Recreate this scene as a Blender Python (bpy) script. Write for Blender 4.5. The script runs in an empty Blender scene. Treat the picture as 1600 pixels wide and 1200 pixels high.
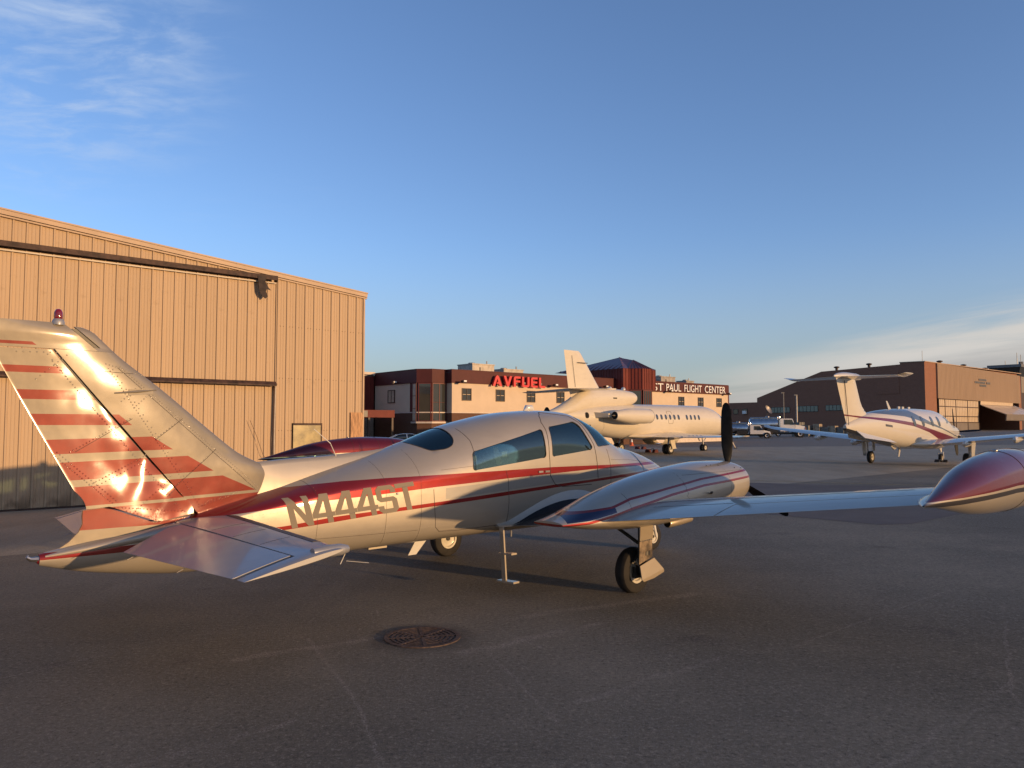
import bpy, bmesh, math, random
import numpy as np
from mathutils import Vector, noise
from mathutils.bvhtree import BVHTree
from mathutils.geometry import tessellate_polygon

random.seed(7)
S = bpy.context.scene
COL = S.collection
R = math.radians

# ---------------------------------------------------------------- camera, sky, sun, exposure
cd = bpy.data.cameras.new('camera')
cam = bpy.data.objects.new('camera', cd)
COL.objects.link(cam)
S.camera = cam
cd.sensor_fit = 'HORIZONTAL'
cd.sensor_width = 36.0
cd.lens = 27.0
cd.clip_start = 0.1
cd.clip_end = 9000
cam.location = (0, 0, 2.031)
cam.rotation_euler = (R(90 + 3.137), 0, 0)

SUN_AZ, SUN_EL = 124.0, 4.7
W = bpy.data.worlds.new('World')
S.world = W
W.use_nodes = True
wn = W.node_tree
for n in list(wn.nodes):
    wn.nodes.remove(n)


def M(nt, op, a, b=None, c=None, clamp=False):
    n = nt.nodes.new('ShaderNodeMath')
    n.operation = op
    n.use_clamp = clamp
    for i, x in enumerate((a, b, c)):
        if x is None:
            continue
        if isinstance(x, (int, float)):
            n.inputs[i].default_value = x
        else:
            nt.links.new(x, n.inputs[i])
    return n.outputs[0]


def band(nt, x, lo, hi, soft):
    """smooth step from 0 at lo to 1 at hi (soft is ignored when lo != hi)"""
    n = nt.nodes.new('ShaderNodeMapRange')
    n.interpolation_type = 'SMOOTHSTEP'
    n.inputs[1].default_value = lo
    n.inputs[2].default_value = hi
    nt.links.new(x, n.inputs[0])
    return n.outputs[0]


def tex_noise(nt, vec, scale, detail=4, rough=0.55, dist=0.0, dims='3D'):
    n = nt.nodes.new('ShaderNodeTexNoise')
    n.noise_dimensions = dims
    n.inputs['Scale'].default_value = scale
    n.inputs['Detail'].default_value = detail
    n.inputs['Roughness'].default_value = rough
    n.inputs['Distortion'].default_value = dist
    if vec is not None:
        nt.links.new(vec, n.inputs['Vector'])
    return n.outputs[0]


def mapping(nt, vec, loc=(0, 0, 0), rot=(0, 0, 0), scale=(1, 1, 1)):
    n = nt.nodes.new('ShaderNodeMapping')
    n.inputs['Location'].default_value = loc
    n.inputs['Rotation'].default_value = rot
    n.inputs['Scale'].default_value = scale
    nt.links.new(vec, n.inputs['Vector'])
    return n.outputs[0]


def mix(nt, fac, a, b, blend='MIX'):
    n = nt.nodes.new('ShaderNodeMix')
    n.data_type = 'RGBA'
    n.blend_type = blend
    for i, x in ((0, fac), (6, a), (7, b)):
        if isinstance(x, (int, float)):
            n.inputs[i].default_value = x
        elif isinstance(x, tuple):
            n.inputs[i].default_value = (*x, 1) if len(x) == 3 else x
        else:
            nt.links.new(x, n.inputs[i])
    return n.outputs[2]


sky = wn.nodes.new('ShaderNodeTexSky')
sky.sky_type = 'NISHITA'
sky.sun_disc = False
sky.sun_elevation = R(SUN_EL)
sky.sun_rotation = R(SUN_AZ)
sky.altitude = 0
sky.air_density = 0.75
sky.dust_density = 1.2
sky.ozone_density = 2.2
tc = wn.nodes.new('ShaderNodeTexCoord')
sep = wn.nodes.new('ShaderNodeSeparateXYZ')
wn.links.new(tc.outputs['Generated'], sep.inputs[0])
dx, dy, dz = sep.outputs
zc = M(wn, 'MAXIMUM', dz, 0.02)
comb = wn.nodes.new('ShaderNodeCombineXYZ')
wn.links.new(M(wn, 'DIVIDE', dx, M(wn, 'ADD', zc, 0.06)), comb.inputs[0])
wn.links.new(M(wn, 'DIVIDE', dy, M(wn, 'ADD', zc, 0.06)), comb.inputs[1])
cp = comb.outputs[0]
# thin cirrus: stretched noise, gathered in patches
n_big = tex_noise(wn, mapping(wn, cp, (3.1, 1.7, 0), (0, 0, R(35)), (0.55, 0.75, 1)), 1.0, 3)
n_str = tex_noise(wn, mapping(wn, cp, (0, 0, 0), (0, 0, R(50)), (1.5, 2.6, 1)), 3.0, 9, 0.62, 0.4)
hdist = M(wn, 'POWER', M(wn, 'ADD', M(wn, 'POWER', M(wn, 'SUBTRACT', M(wn, 'DIVIDE', dx, M(wn, 'MAXIMUM', dy, 0.05)), -0.60), 2.0),
          M(wn, 'POWER', M(wn, 'MULTIPLY', M(wn, 'SUBTRACT', M(wn, 'DIVIDE', dz, M(wn, 'MAXIMUM', dy, 0.05)), 0.50), 1.2), 2.0)), 0.5)
patch = M(wn, 'SUBTRACT', 1.0, band(wn, hdist, 0.06, 0.30, 0))
other = band(wn, n_big, 0.60, 0.72, 0)
cir = M(wn, 'MULTIPLY', band(wn, n_str, 0.38, 0.80, 0), M(wn, 'MAXIMUM', patch, M(wn, 'MULTIPLY', other, 0.10)))
# low bank of stratus over the right-hand horizon
az = M(wn, 'ARCTAN2', dx, dy)
el = M(wn, 'ARCSINE', dz)
comb2 = wn.nodes.new('ShaderNodeCombineXYZ')
wn.links.new(az, comb2.inputs[0])
wn.links.new(M(wn, 'SUBTRACT', el, M(wn, 'MULTIPLY', az, 0.11)), comb2.inputs[1])
n_bank = tex_noise(wn, mapping(wn, comb2.outputs[0], (0.4, 0, 0), (0, 0, R(4)), (2.6, 22, 1)), 1.0, 6, 0.55, 0.3)
n_streak = tex_noise(wn, mapping(wn, comb2.outputs[0], (7.4, 2, 0), (0, 0, R(3)), (3.0, 38, 1)), 1.0, 7, 0.6, 0.5)
edge = M(wn, 'ADD', M(wn, 'SUBTRACT', M(wn, 'MULTIPLY', M(wn, 'SUBTRACT', az, 0.16), 0.175), el), M(wn, 'ADD', 0.043, M(wn, 'MULTIPLY', M(wn, 'SUBTRACT', n_bank, 0.5), 0.055)))
bank = M(wn, 'MULTIPLY', band(wn, edge, 0.0, 0.035, 0), band(wn, az, 0.08, 0.32, 0))
rim = M(wn, 'MULTIPLY', M(wn, 'MULTIPLY', band(wn, edge, -0.035, 0.012, 0), M(wn, 'SUBTRACT', 1.0, band(wn, edge, 0.012, 0.06, 0))), band(wn, az, 0.12, 0.50, 0))
rim = M(wn, 'MULTIPLY', rim, band(wn, n_streak, 0.30, 0.62, 0))
base = mix(wn, 1.0, sky.outputs[0], (1.06, 0.98, 1.08), 'MULTIPLY')
col = mix(wn, M(wn, 'MULTIPLY', cir, 0.75), base, (1.65, 2.0, 2.6))
col = mix(wn, M(wn, 'MULTIPLY', band(wn, el, 0.25, 0.0, 0), 0.72), col, (1.16, 1.27, 1.24))
col = mix(wn, M(wn, 'MULTIPLY', bank, 0.92), col, (1.36, 1.32, 1.30))
col = mix(wn, M(wn, 'MULTIPLY', rim, 1.0), col, (2.0, 1.92, 1.82))
bg = wn.nodes.new('ShaderNodeBackground')
bg.inputs[1].default_value = 0.15
wo = wn.nodes.new('ShaderNodeOutputWorld')
wn.links.new(col, bg.inputs[0])
wn.links.new(bg.outputs[0], wo.inputs[0])

sd = bpy.data.lights.new('sun', 'SUN')
sd.energy = 2.0
sd.angle = R(0.53)
sd.color = (1.0, 0.62, 0.30)
sun = bpy.data.objects.new('sun', sd)
COL.objects.link(sun)
to_sun = Vector((math.sin(R(SUN_AZ)) * math.cos(R(SUN_EL)), math.cos(R(SUN_AZ)) * math.cos(R(SUN_EL)), math.sin(R(SUN_EL))))
sun.rotation_euler = to_sun.to_track_quat('Z', 'Y').to_euler()
sun.location = to_sun * 60

S.view_settings.view_transform = 'Standard'
S.view_settings.look = 'None'
S.view_settings.exposure = 1.1
S.view_settings.gamma = 1.0
S.view_settings.use_curve_mapping = False

# ---------------------------------------------------------------- materials


def newmat(name):
    m = bpy.data.materials.new(name)
    m.use_nodes = True
    nt = m.node_tree
    p = nt.nodes['Principled BSDF']
    return m, nt, p


def objco(nt):
    return nt.nodes.new('ShaderNodeTexCoord').outputs['Object']


def sepxyz(nt, v):
    s = nt.nodes.new('ShaderNodeSeparateXYZ')
    nt.links.new(v, s.inputs[0])
    return s.outputs


def curve(nt, x, pts, x0, x1, y0, y1):
    """piecewise-linear map of a socket through pts"""
    t = M(nt, 'DIVIDE', M(nt, 'SUBTRACT', x, x0), x1 - x0, clamp=True)
    n = nt.nodes.new('ShaderNodeFloatCurve')
    cu = n.mapping.curves[0]
    q = [((a - x0) / (x1 - x0), (b - y0) / (y1 - y0)) for a, b in pts]
    cu.points[0].location = q[0]
    cu.points[1].location = q[-1]
    for a in q[1:-1]:
        cu.points.new(*a)
    for pnt in cu.points:
        pnt.handle_type = 'VECTOR'
    n.mapping.update()
    nt.links.new(t, n.inputs['Value'])
    return M(nt, 'ADD', M(nt, 'MULTIPLY', n.outputs[0], y1 - y0), y0)


def grime(nt, col, vec, scale, amt, dark=(0.1, 0.08, 0.06)):
    f = band(nt, tex_noise(nt, vec, scale, 8, 0.65), 0.45, 0.85, 0)
    return mix(nt, M(nt, 'MULTIPLY', f, amt), col, dark)


def bump(nt, p, h, strength=0.3, dist=0.01):
    b = nt.nodes.new('ShaderNodeBump')
    b.inputs['Strength'].default_value = strength
    b.inputs['Distance'].default_value = dist
    nt.links.new(h, b.inputs['Height'])
    nt.links.new(b.outputs[0], p.inputs['Normal'])
    return b


def setp(p, rough=0.5, metal=0.0, coat=0.0, coat_rough=0.05, spec=0.5):
    p.inputs['Roughness'].default_value = rough
    p.inputs['Metallic'].default_value = metal
    p.inputs['Coat Weight'].default_value = coat
    p.inputs['Coat Roughness'].default_value = coat_rough
    p.inputs['Specular IOR Level'].default_value = spec


def simple(name, c, rough=0.5, metal=0.0, coat=0.0, coat_rough=0.05, var=0.12, scale=3.0, bmp=0.0, bscale=40.0, spec=0.5, stretch=(1, 1, 1)):
    m, nt, p = newmat(name)
    v = objco(nt)
    f = tex_noise(nt, mapping(nt, v, scale=stretch), scale, 6, 0.6)
    lo = tuple(x * (1 - var) for x in c)
    hi = tuple(min(1, x * (1 + var)) for x in c)
    nt.links.new(mix(nt, band(nt, f, 0.3, 0.7, 0), lo, hi), p.inputs['Base Color'])
    setp(p, rough, metal, coat, coat_rough, spec)
    if bmp:
        bump(nt, p, tex_noise(nt, v, bscale, 4), bmp, 0.01)
    return m


def emit(name, c, s):
    m, nt, p = newmat(name)
    p.inputs['Base Color'].default_value = (*c, 1)
    p.inputs['Emission Color'].default_value = (*c, 1)
    p.inputs['Emission Strength'].default_value = s
    return m


def glassmat(name, tint, refl=0.10, rough=0.02):
    """thin tinted pane: see-through with a mirror-like surface"""
    m, nt, p = newmat(name)
    nt.nodes.remove(p)
    tr = nt.nodes.new('ShaderNodeBsdfTransparent')
    tr.inputs[0].default_value = (*tint, 1)
    gl = nt.nodes.new('ShaderNodeBsdfGlossy')
    gl.inputs['Color'].default_value = (.82, 1, .93, 1)
    gl.inputs['Roughness'].default_value = rough
    lw = nt.nodes.new('ShaderNodeFresnel')
    lw.inputs[0].default_value = 1.5
    ms = nt.nodes.new('ShaderNodeMixShader')
    nt.links.new(M(nt, 'ADD', M(nt, 'MULTIPLY', lw.outputs[0], 1.1), refl, clamp=True), ms.inputs[0])
    nt.links.new(tr.outputs[0], ms.inputs[1])
    nt.links.new(gl.outputs[0], ms.inputs[2])
    nt.links.new(ms.outputs[0], nt.nodes['Material Output'].inputs[0])
    return m


def darkglass(name, c=(0.02, 0.025, 0.03), rough=0.04, spec=0.8):
    m, nt, p = newmat(name)
    v = objco(nt)
    nt.links.new(mix(nt, tex_noise(nt, v, 0.8, 3), tuple(x * .6 for x in c), tuple(x * 1.4 for x in c)), p.inputs['Base Color'])
    setp(p, rough, 0, 0, 0.03, spec)
    bump(nt, p, tex_noise(nt, v, 0.5, 1), 0.05, 0.02)
    return m


CREAM = (0.42, 0.372, 0.298)
RED = (0.22, 0.013, 0.011)
MAROON = (0.13, 0.012, 0.022)

MT = {}


METAL = 0.42


def paint_finish(nt, p, v, rough=0.32, coat=0.8, cr=0.06):
    setp(p, rough, METAL, coat, cr, 0.2)
    r = tex_noise(nt, v, 9.0, 6, 0.7)
    nt.links.new(M(nt, 'ADD', rough + 0.06, M(nt, 'MULTIPLY', r, 0.16)), p.inputs['Roughness'])
    nt.links.new(M(nt, 'ADD', cr * 0.6, M(nt, 'MULTIPLY', r, cr)), p.inputs['Coat Roughness'])


def mat_cream(name='cream_paint', c=CREAM, metal=0.0):
    m, nt, p = newmat(name)
    v = objco(nt)
    f = tex_noise(nt, v, 2.2, 7, 0.65)
    cc = mix(nt, f, tuple(x * .93 for x in c), tuple(min(1, x * 1.05) for x in c))
    cc = grime(nt, cc, mapping(nt, v, scale=(0.6, 1, 3.5)), 2.6, 0.16, (0.22, 0.17, 0.12))
    nt.links.new(cc, p.inputs['Base Color'])
    paint_finish(nt, p, v)
    return m


def mat_fuselage():
    m, nt, p = newmat('striped_fuselage_paint')
    v = objco(nt)
    x, y, z = sepxyz(nt, v)
    f = tex_noise(nt, v, 2.2, 7, 0.65)
    cc = mix(nt, f, tuple(c * .93 for c in CREAM), tuple(c * 1.05 for c in CREAM))
    U0, U1, Z0, Z1 = -6.2, 3.4, 0.6, 2.0
    ut = curve(nt, x, [(-6.2, 1.9), (-4.0, 1.9), (-3.95, 1.39), (-3.75, 1.385), (-3.5, 1.412), (-3.2, 1.435), (-2.7, 1.452), (-1.7, 1.468), (-0.2, 1.488), (3.4, 1.46)], U0, U1, Z0, Z1)
    ub = curve(nt, x, [(-6.2, 1.05), (-5.4, 1.05), (-4.9, 1.10), (-4.5, 1.15), (-4.0, 1.195), (-3.4, 1.247), (-2.9, 1.27), (-2.1, 1.322), (-1.0, 1.374), (-.2, 1.402), (.6, 1.43), (3.4, 1.432)], U0, U1, Z0, Z1)
    lt = curve(nt, x, [(-6.2, .92), (-5.2, .945), (-4.6, .965), (-3.85, 1.014), (-3.36, 1.068), (-2.4, 1.128), (-1.0, 1.211), (-.2, 1.252), (.6, 1.287), (1.5, 1.335), (3.4, 1.40)], U0, U1, Z0, Z1)
    lb = curve(nt, x, [(-6.2, .865), (-5.3, .885), (-4.6, .92), (-3.8, .978), (-3.3, 1.018), (-2.76, 1.066), (-1.0, 1.164), (-.16, 1.214), (.54, 1.25), (3.4, 1.375)], U0, U1, Z0, Z1)
    silver = M(nt, 'MULTIPLY', M(nt, 'LESS_THAN', z, M(nt, 'SUBTRACT', ub, 0.026)), M(nt, 'GREATER_THAN', z, M(nt, 'ADD', lt, 0.02)))
    cc = mix(nt, M(nt, 'MULTIPLY', silver, M(nt, 'GREATER_THAN', x, -1.95)), cc, (0.30, 0.285, 0.255))
    r1 = M(nt, 'MULTIPLY', M(nt, 'LESS_THAN', z, ut), M(nt, 'GREATER_THAN', z, ub))
    r2 = M(nt, 'MULTIPLY', M(nt, 'LESS_THAN', z, lt), M(nt, 'GREATER_THAN', z, lb))
    red = M(nt, 'MAXIMUM', r1, r2)
    redc = mix(nt, tex_noise(nt, v, 5, 5), tuple(c * .85 for c in RED), tuple(c * 1.15 for c in RED))
    cc = mix(nt, red, cc, redc)
    cc = grime(nt, cc, mapping(nt, v, scale=(0.6, 1, 3.5)), 2.6, 0.16, (0.2, 0.15, 0.1))
    nt.links.new(cc, p.inputs['Base Color'])
    paint_finish(nt, p, v, 0.3, 0.9, 0.05)
    bump(nt, p, tex_noise(nt, mapping(nt, v, scale=(1, 1, 1.3)), 3.0, 2), 0.10, 0.03)
    return m


def mat_tail():
    CREAM = (0.235, 0.205, 0.157)
    m, nt, p = newmat('striped_tail_paint')
    v = objco(nt)
    x, y, z = sepxyz(nt, v)
    f = tex_noise(nt, v, 2.5, 7, 0.65)
    cc = mix(nt, f, tuple(c * .92 for c in CREAM), tuple(c * 1.05 for c in CREAM))
    lim = curve(nt, z, [(1.1, -3.7), (1.30, -3.90), (1.37, -4.03), (1.53, -4.38), (1.59, -4.49), (1.74, -4.74), (1.81, -4.89), (1.94, -5.09), (2.04, -5.26), (2.14, -5.38), (2.27, -5.58), (2.34, -5.66), (2.5, -5.83), (2.56, -5.86), (2.74, -6.06), (3.0, -6.4)], 1.1, 3.0, -6.5, -3.6)
    zz = M(nt, 'SUBTRACT', z, M(nt, 'MULTIPLY', M(nt, 'ADD', x, 5.4), band(nt, z, 2.0, 1.4, 0)))
    red = None
    xs = M(nt, 'ADD', x, 5.4)
    for lo, hi, sl in ((2.735, 2.762, 0), (2.495, 2.555, 0), (2.265, 2.348, 0), (2.04, 2.138, 0), (1.795, 1.925, .025), (1.56, 1.722, .03), (1.325, 1.50, .035), (1.0, 1.296, .035)):
        q = M(nt, 'SUBTRACT', z, M(nt, 'MULTIPLY', xs, sl))
        b = M(nt, 'MULTIPLY', M(nt, 'GREATER_THAN', q, lo), M(nt, 'LESS_THAN', q, hi))
        red = b if red is None else M(nt, 'MAXIMUM', red, b)
    red = M(nt, 'MULTIPLY', red, M(nt, 'LESS_THAN', x, lim))
    red = M(nt, 'MULTIPLY', red, M(nt, 'GREATER_THAN', z, 1.095))
    redc = mix(nt, tex_noise(nt, v, 5, 6), (0.15, 0.019, 0.012), (0.215, 0.030, 0.016))
    cc = mix(nt, red, cc, redc)
    cc = grime(nt, cc, v, 3.0, 0.14, (0.2, 0.15, 0.1))
    nt.links.new(cc, p.inputs['Base Color'])
    paint_finish(nt, p, v, 0.32, 1.0, 0.10)
    p.inputs['Metallic'].default_value = .22
    bump(nt, p, tex_noise(nt, v, 4.2, 2), 0.12, 0.05)
    return m


def mat_nacelle(v0):
    m, nt, p = newmat('striped_nacelle_paint')
    v = objco(nt)
    x, y, z = sepxyz(nt, v)
    cc = mix(nt, tex_noise(nt, v, 2.5, 6, 0.6), tuple(c * .93 for c in CREAM), tuple(c * 1.05 for c in CREAM))
    U0, U1 = -1.6, 2.4
    a1 = curve(nt, x, [(-1.6, 1.005), (-1.1, 1.065), (-.72, 1.10), (-.4, 1.18), (.3, 1.27), (1.0, 1.35), (2.4, 1.44)], U0, U1, .9, 1.6)
    b1 = curve(nt, x, [(-1.6, .94), (-1.1, .955), (-.75, 1.01), (-.4, 1.08), (.3, 1.19), (1.0, 1.27), (2.4, 1.35)], U0, U1, .9, 1.6)
    for c_, col_, hw in ((a1, RED, .012), (b1, RED, .014)):
        s_ = M(nt, 'LESS_THAN', M(nt, 'ABSOLUTE', M(nt, 'SUBTRACT', z, c_)), hw)
        cc = mix(nt, s_, cc, col_)
    mid = M(nt, 'ABSOLUTE', M(nt, 'SUBTRACT', z, M(nt, 'MULTIPLY', M(nt, 'ADD', a1, b1), .5)))
    cc = mix(nt, M(nt, 'MULTIPLY', M(nt, 'LESS_THAN', mid, .016), M(nt, 'GREATER_THAN', x, -0.3)), cc, (.40, .36, .33))
    blk = M(nt, 'MULTIPLY', M(nt, 'MULTIPLY', M(nt, 'LESS_THAN', x, -0.68), M(nt, 'LESS_THAN', z, M(nt, 'SUBTRACT', a1, .008))), M(nt, 'GREATER_THAN', z, M(nt, 'ADD', b1, .022)))
    blk = M(nt, 'MULTIPLY', blk, M(nt, 'GREATER_THAN', M(nt, 'ADD', x, M(nt, 'MULTIPLY', M(nt, 'SUBTRACT', M(nt, 'ABSOLUTE', y), v0), .5)), -1.28))
    blk = M(nt, 'MULTIPLY', blk, M(nt, 'GREATER_THAN', M(nt, 'ABSOLUTE', y), v0 - .22))
    cc = mix(nt, blk, cc, (.012, .018, .06))
    cc = grime(nt, cc, mapping(nt, v, scale=(.5, 1, 2)), 2.6, .15, (.2, .15, .1))
    soot = M(nt, 'MULTIPLY', band(nt, z, 1.0, .84, 0), band(nt, tex_noise(nt, mapping(nt, v, scale=(.7, 5, 5)), 1.6, 6, .65), .42, .68, 0))
    cc = mix(nt, M(nt, 'MULTIPLY', soot, .7), cc, (.06, .05, .04))
    nt.links.new(cc, p.inputs['Base Color'])
    paint_finish(nt, p, v, 0.28, 0.9, 0.05)
    bump(nt, p, tex_noise(nt, v, 3.0, 2), 0.08, 0.03)
    return m


def mat_tank():
    m, nt, p = newmat('striped_tip_tank_paint')
    v = objco(nt)
    x, y, z = sepxyz(nt, v)
    cc = mix(nt, tex_noise(nt, v, 2.5, 6, 0.6), tuple(c * .93 for c in CREAM), tuple(c * 1.05 for c in CREAM))
    b1 = curve(nt, x, [(-1.4, 1.445), (-.8, 1.462), (0.2, 1.512), (2.6, 1.535)], -1.4, 2.6, 1.3, 1.8)
    g1 = M(nt, 'SUBTRACT', b1, M(nt, 'ADD', .03, M(nt, 'MULTIPLY', M(nt, 'ADD', x, 1.4), .008)))
    cc = mix(nt, M(nt, 'LESS_THAN', M(nt, 'ABSOLUTE', M(nt, 'SUBTRACT', z, g1)), .02), cc, (.05, .045, .045))
    cc = mix(nt, M(nt, 'GREATER_THAN', z, b1), cc, (.115, .006, .010))
    cc = grime(nt, cc, v, 2.6, .1, (.1, .07, .06))
    nt.links.new(cc, p.inputs['Base Color'])
    paint_finish(nt, p, v, 0.30, .75, 0.02)
    bump(nt, p, tex_noise(nt, v, 2.5, 2), 0.06, 0.03)
    return m


def mat_wing():
    m, nt, p = newmat('wing_paint')
    v = objco(nt)
    x, y, z = sepxyz(nt, v)
    cc = mix(nt, tex_noise(nt, v, 2.0, 7, 0.65), tuple(c * .93 for c in CREAM), tuple(c * 1.05 for c in CREAM))
    ay = M(nt, 'ABSOLUTE', y)
    g = nt.nodes.new('ShaderNodeNewGeometry')
    nz = sepxyz(nt, g.outputs['True Normal'])[2]
    walk = M(nt, 'MULTIPLY', M(nt, 'MULTIPLY', M(nt, 'GREATER_THAN', ay, M(nt, 'ADD', .735, M(nt, 'MULTIPLY', x, .06))), M(nt, 'LESS_THAN', ay, 1.6)), M(nt, 'GREATER_THAN', nz, .15))
    walk = M(nt, 'MULTIPLY', walk, M(nt, 'LESS_THAN', x, .75))
    cc = mix(nt, walk, cc, (.018, .018, .02))
    cc = grime(nt, cc, mapping(nt, v, scale=(3, .6, 1)), 2.0, .22, (.16, .13, .10))
    nt.links.new(cc, p.inputs['Base Color'])
    paint_finish(nt, p, v, 0.34, 0.7, 0.08)
    nt.links.new(M(nt, 'MULTIPLY', M(nt, 'SUBTRACT', 1.0, walk), .7), p.inputs['Coat Weight'])
    bump(nt, p, tex_noise(nt, mapping(nt, v, scale=(1.5, 1, 1)), 3.0, 2), 0.10, 0.03)
    return m


MT['fus'] = mat_fuselage()
MT['tail'] = mat_tail()
MT['nac'] = mat_nacelle(1.8)
MT['tank'] = mat_tank()
MT['wing'] = mat_wing()
MT['cream'] = mat_cream()
MT['letter'] = simple('registration_paint', (.235, .20, .15), .65, var=.06, spec=.15)
MT['stab'] = mat_cream('stabilizer_paint', (.335, .335, .34))
MT['stab'].node_tree.nodes['Principled BSDF'].inputs['Coat Weight'].default_value = .4
MT['boot'] = simple('deice_rubber', (.045, .032, .026), .55, coat=.1, var=.4, scale=12, stretch=(1, 3, 1))
MT['black'] = simple('black_paint', (.012, .012, .013), .45, var=.3)
MT['prop'] = simple('propeller_black', (.007, .007, .008), .55, var=.4, scale=9, spec=.15)
MT['tyre'] = simple('tyre_rubber', (.014, .012, .011), .8, var=.35, scale=9, bmp=.2, bscale=60)
MT['rim'] = simple('cream_wheel', (.52, .48, .39), .4, coat=.4, var=.12, scale=14)
MT['steel'] = simple('bare_steel', (.42, .40, .37), .35, 1.0, var=.2, scale=12)
MT['dsteel'] = simple('dark_steel', (.06, .055, .05), .45, .6, var=.3, scale=12)
MT['seam'] = simple('panel_gap', (.05, .04, .035), .8, var=.2)
MT['glass'] = glassmat('tinted_cabin_glass', (.66, .77, .74), .07)
MT['redlens'] = simple('red_lens', (.20, .008, .010), .12, coat=1, var=.3, scale=20)
MT['chrome'] = simple('chrome', (.75, .73, .70), .12, 1.0, var=.1)
MT['interior'] = simple('cabin_trim', (.40, .37, .31), .8, var=.2)
MT['seat'] = simple('seat_cloth', (.10, .09, .085), .9, var=.3, scale=14)
MT['gear'] = mat_cream('gear_door_paint', (.36, .30, .215))
MT['dirty'] = simple('oily_gear_door', (.20, .15, .10), .5, coat=.3, var=.75, scale=7)
MT['white'] = mat_cream('white_aircraft_paint', (.58, .55, .49))
MT['enamelwhite'] = simple('white_enamel', (.60, .585, .55), .35, coat=.6, var=.05)  # white enamel for antennas, gear legs and truck wheels
MT['darkhole'] = simple('shade_black', (.004, .004, .004), .9)  # flat black puts the deep shade of openings into the colour
# ---------------------------------------------------------------- mesh helpers


def link_obj(name, data, parent=None, kind=None, label=None):
    o = bpy.data.objects.new(name, data)
    COL.objects.link(o)
    if parent is not None:
        o.parent = parent
    if kind:
        o['kind'] = kind
    if label:
        o['label'] = label
    return o


def thing(name, label, cat, loc=(0, 0, 0), rz=0.0, group=None):
    o = bpy.data.objects.new(name, None)
    o.empty_display_size = 0.3
    COL.objects.link(o)
    o.location = loc
    o.rotation_euler = (0, 0, rz)
    o['label'] = label
    o['category'] = cat
    if group:
        o['group'] = group
    return o


def tag(o, label, cat, group=None):
    o['label'] = label
    o['category'] = cat
    if group:
        o['group'] = group
    return o


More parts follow.
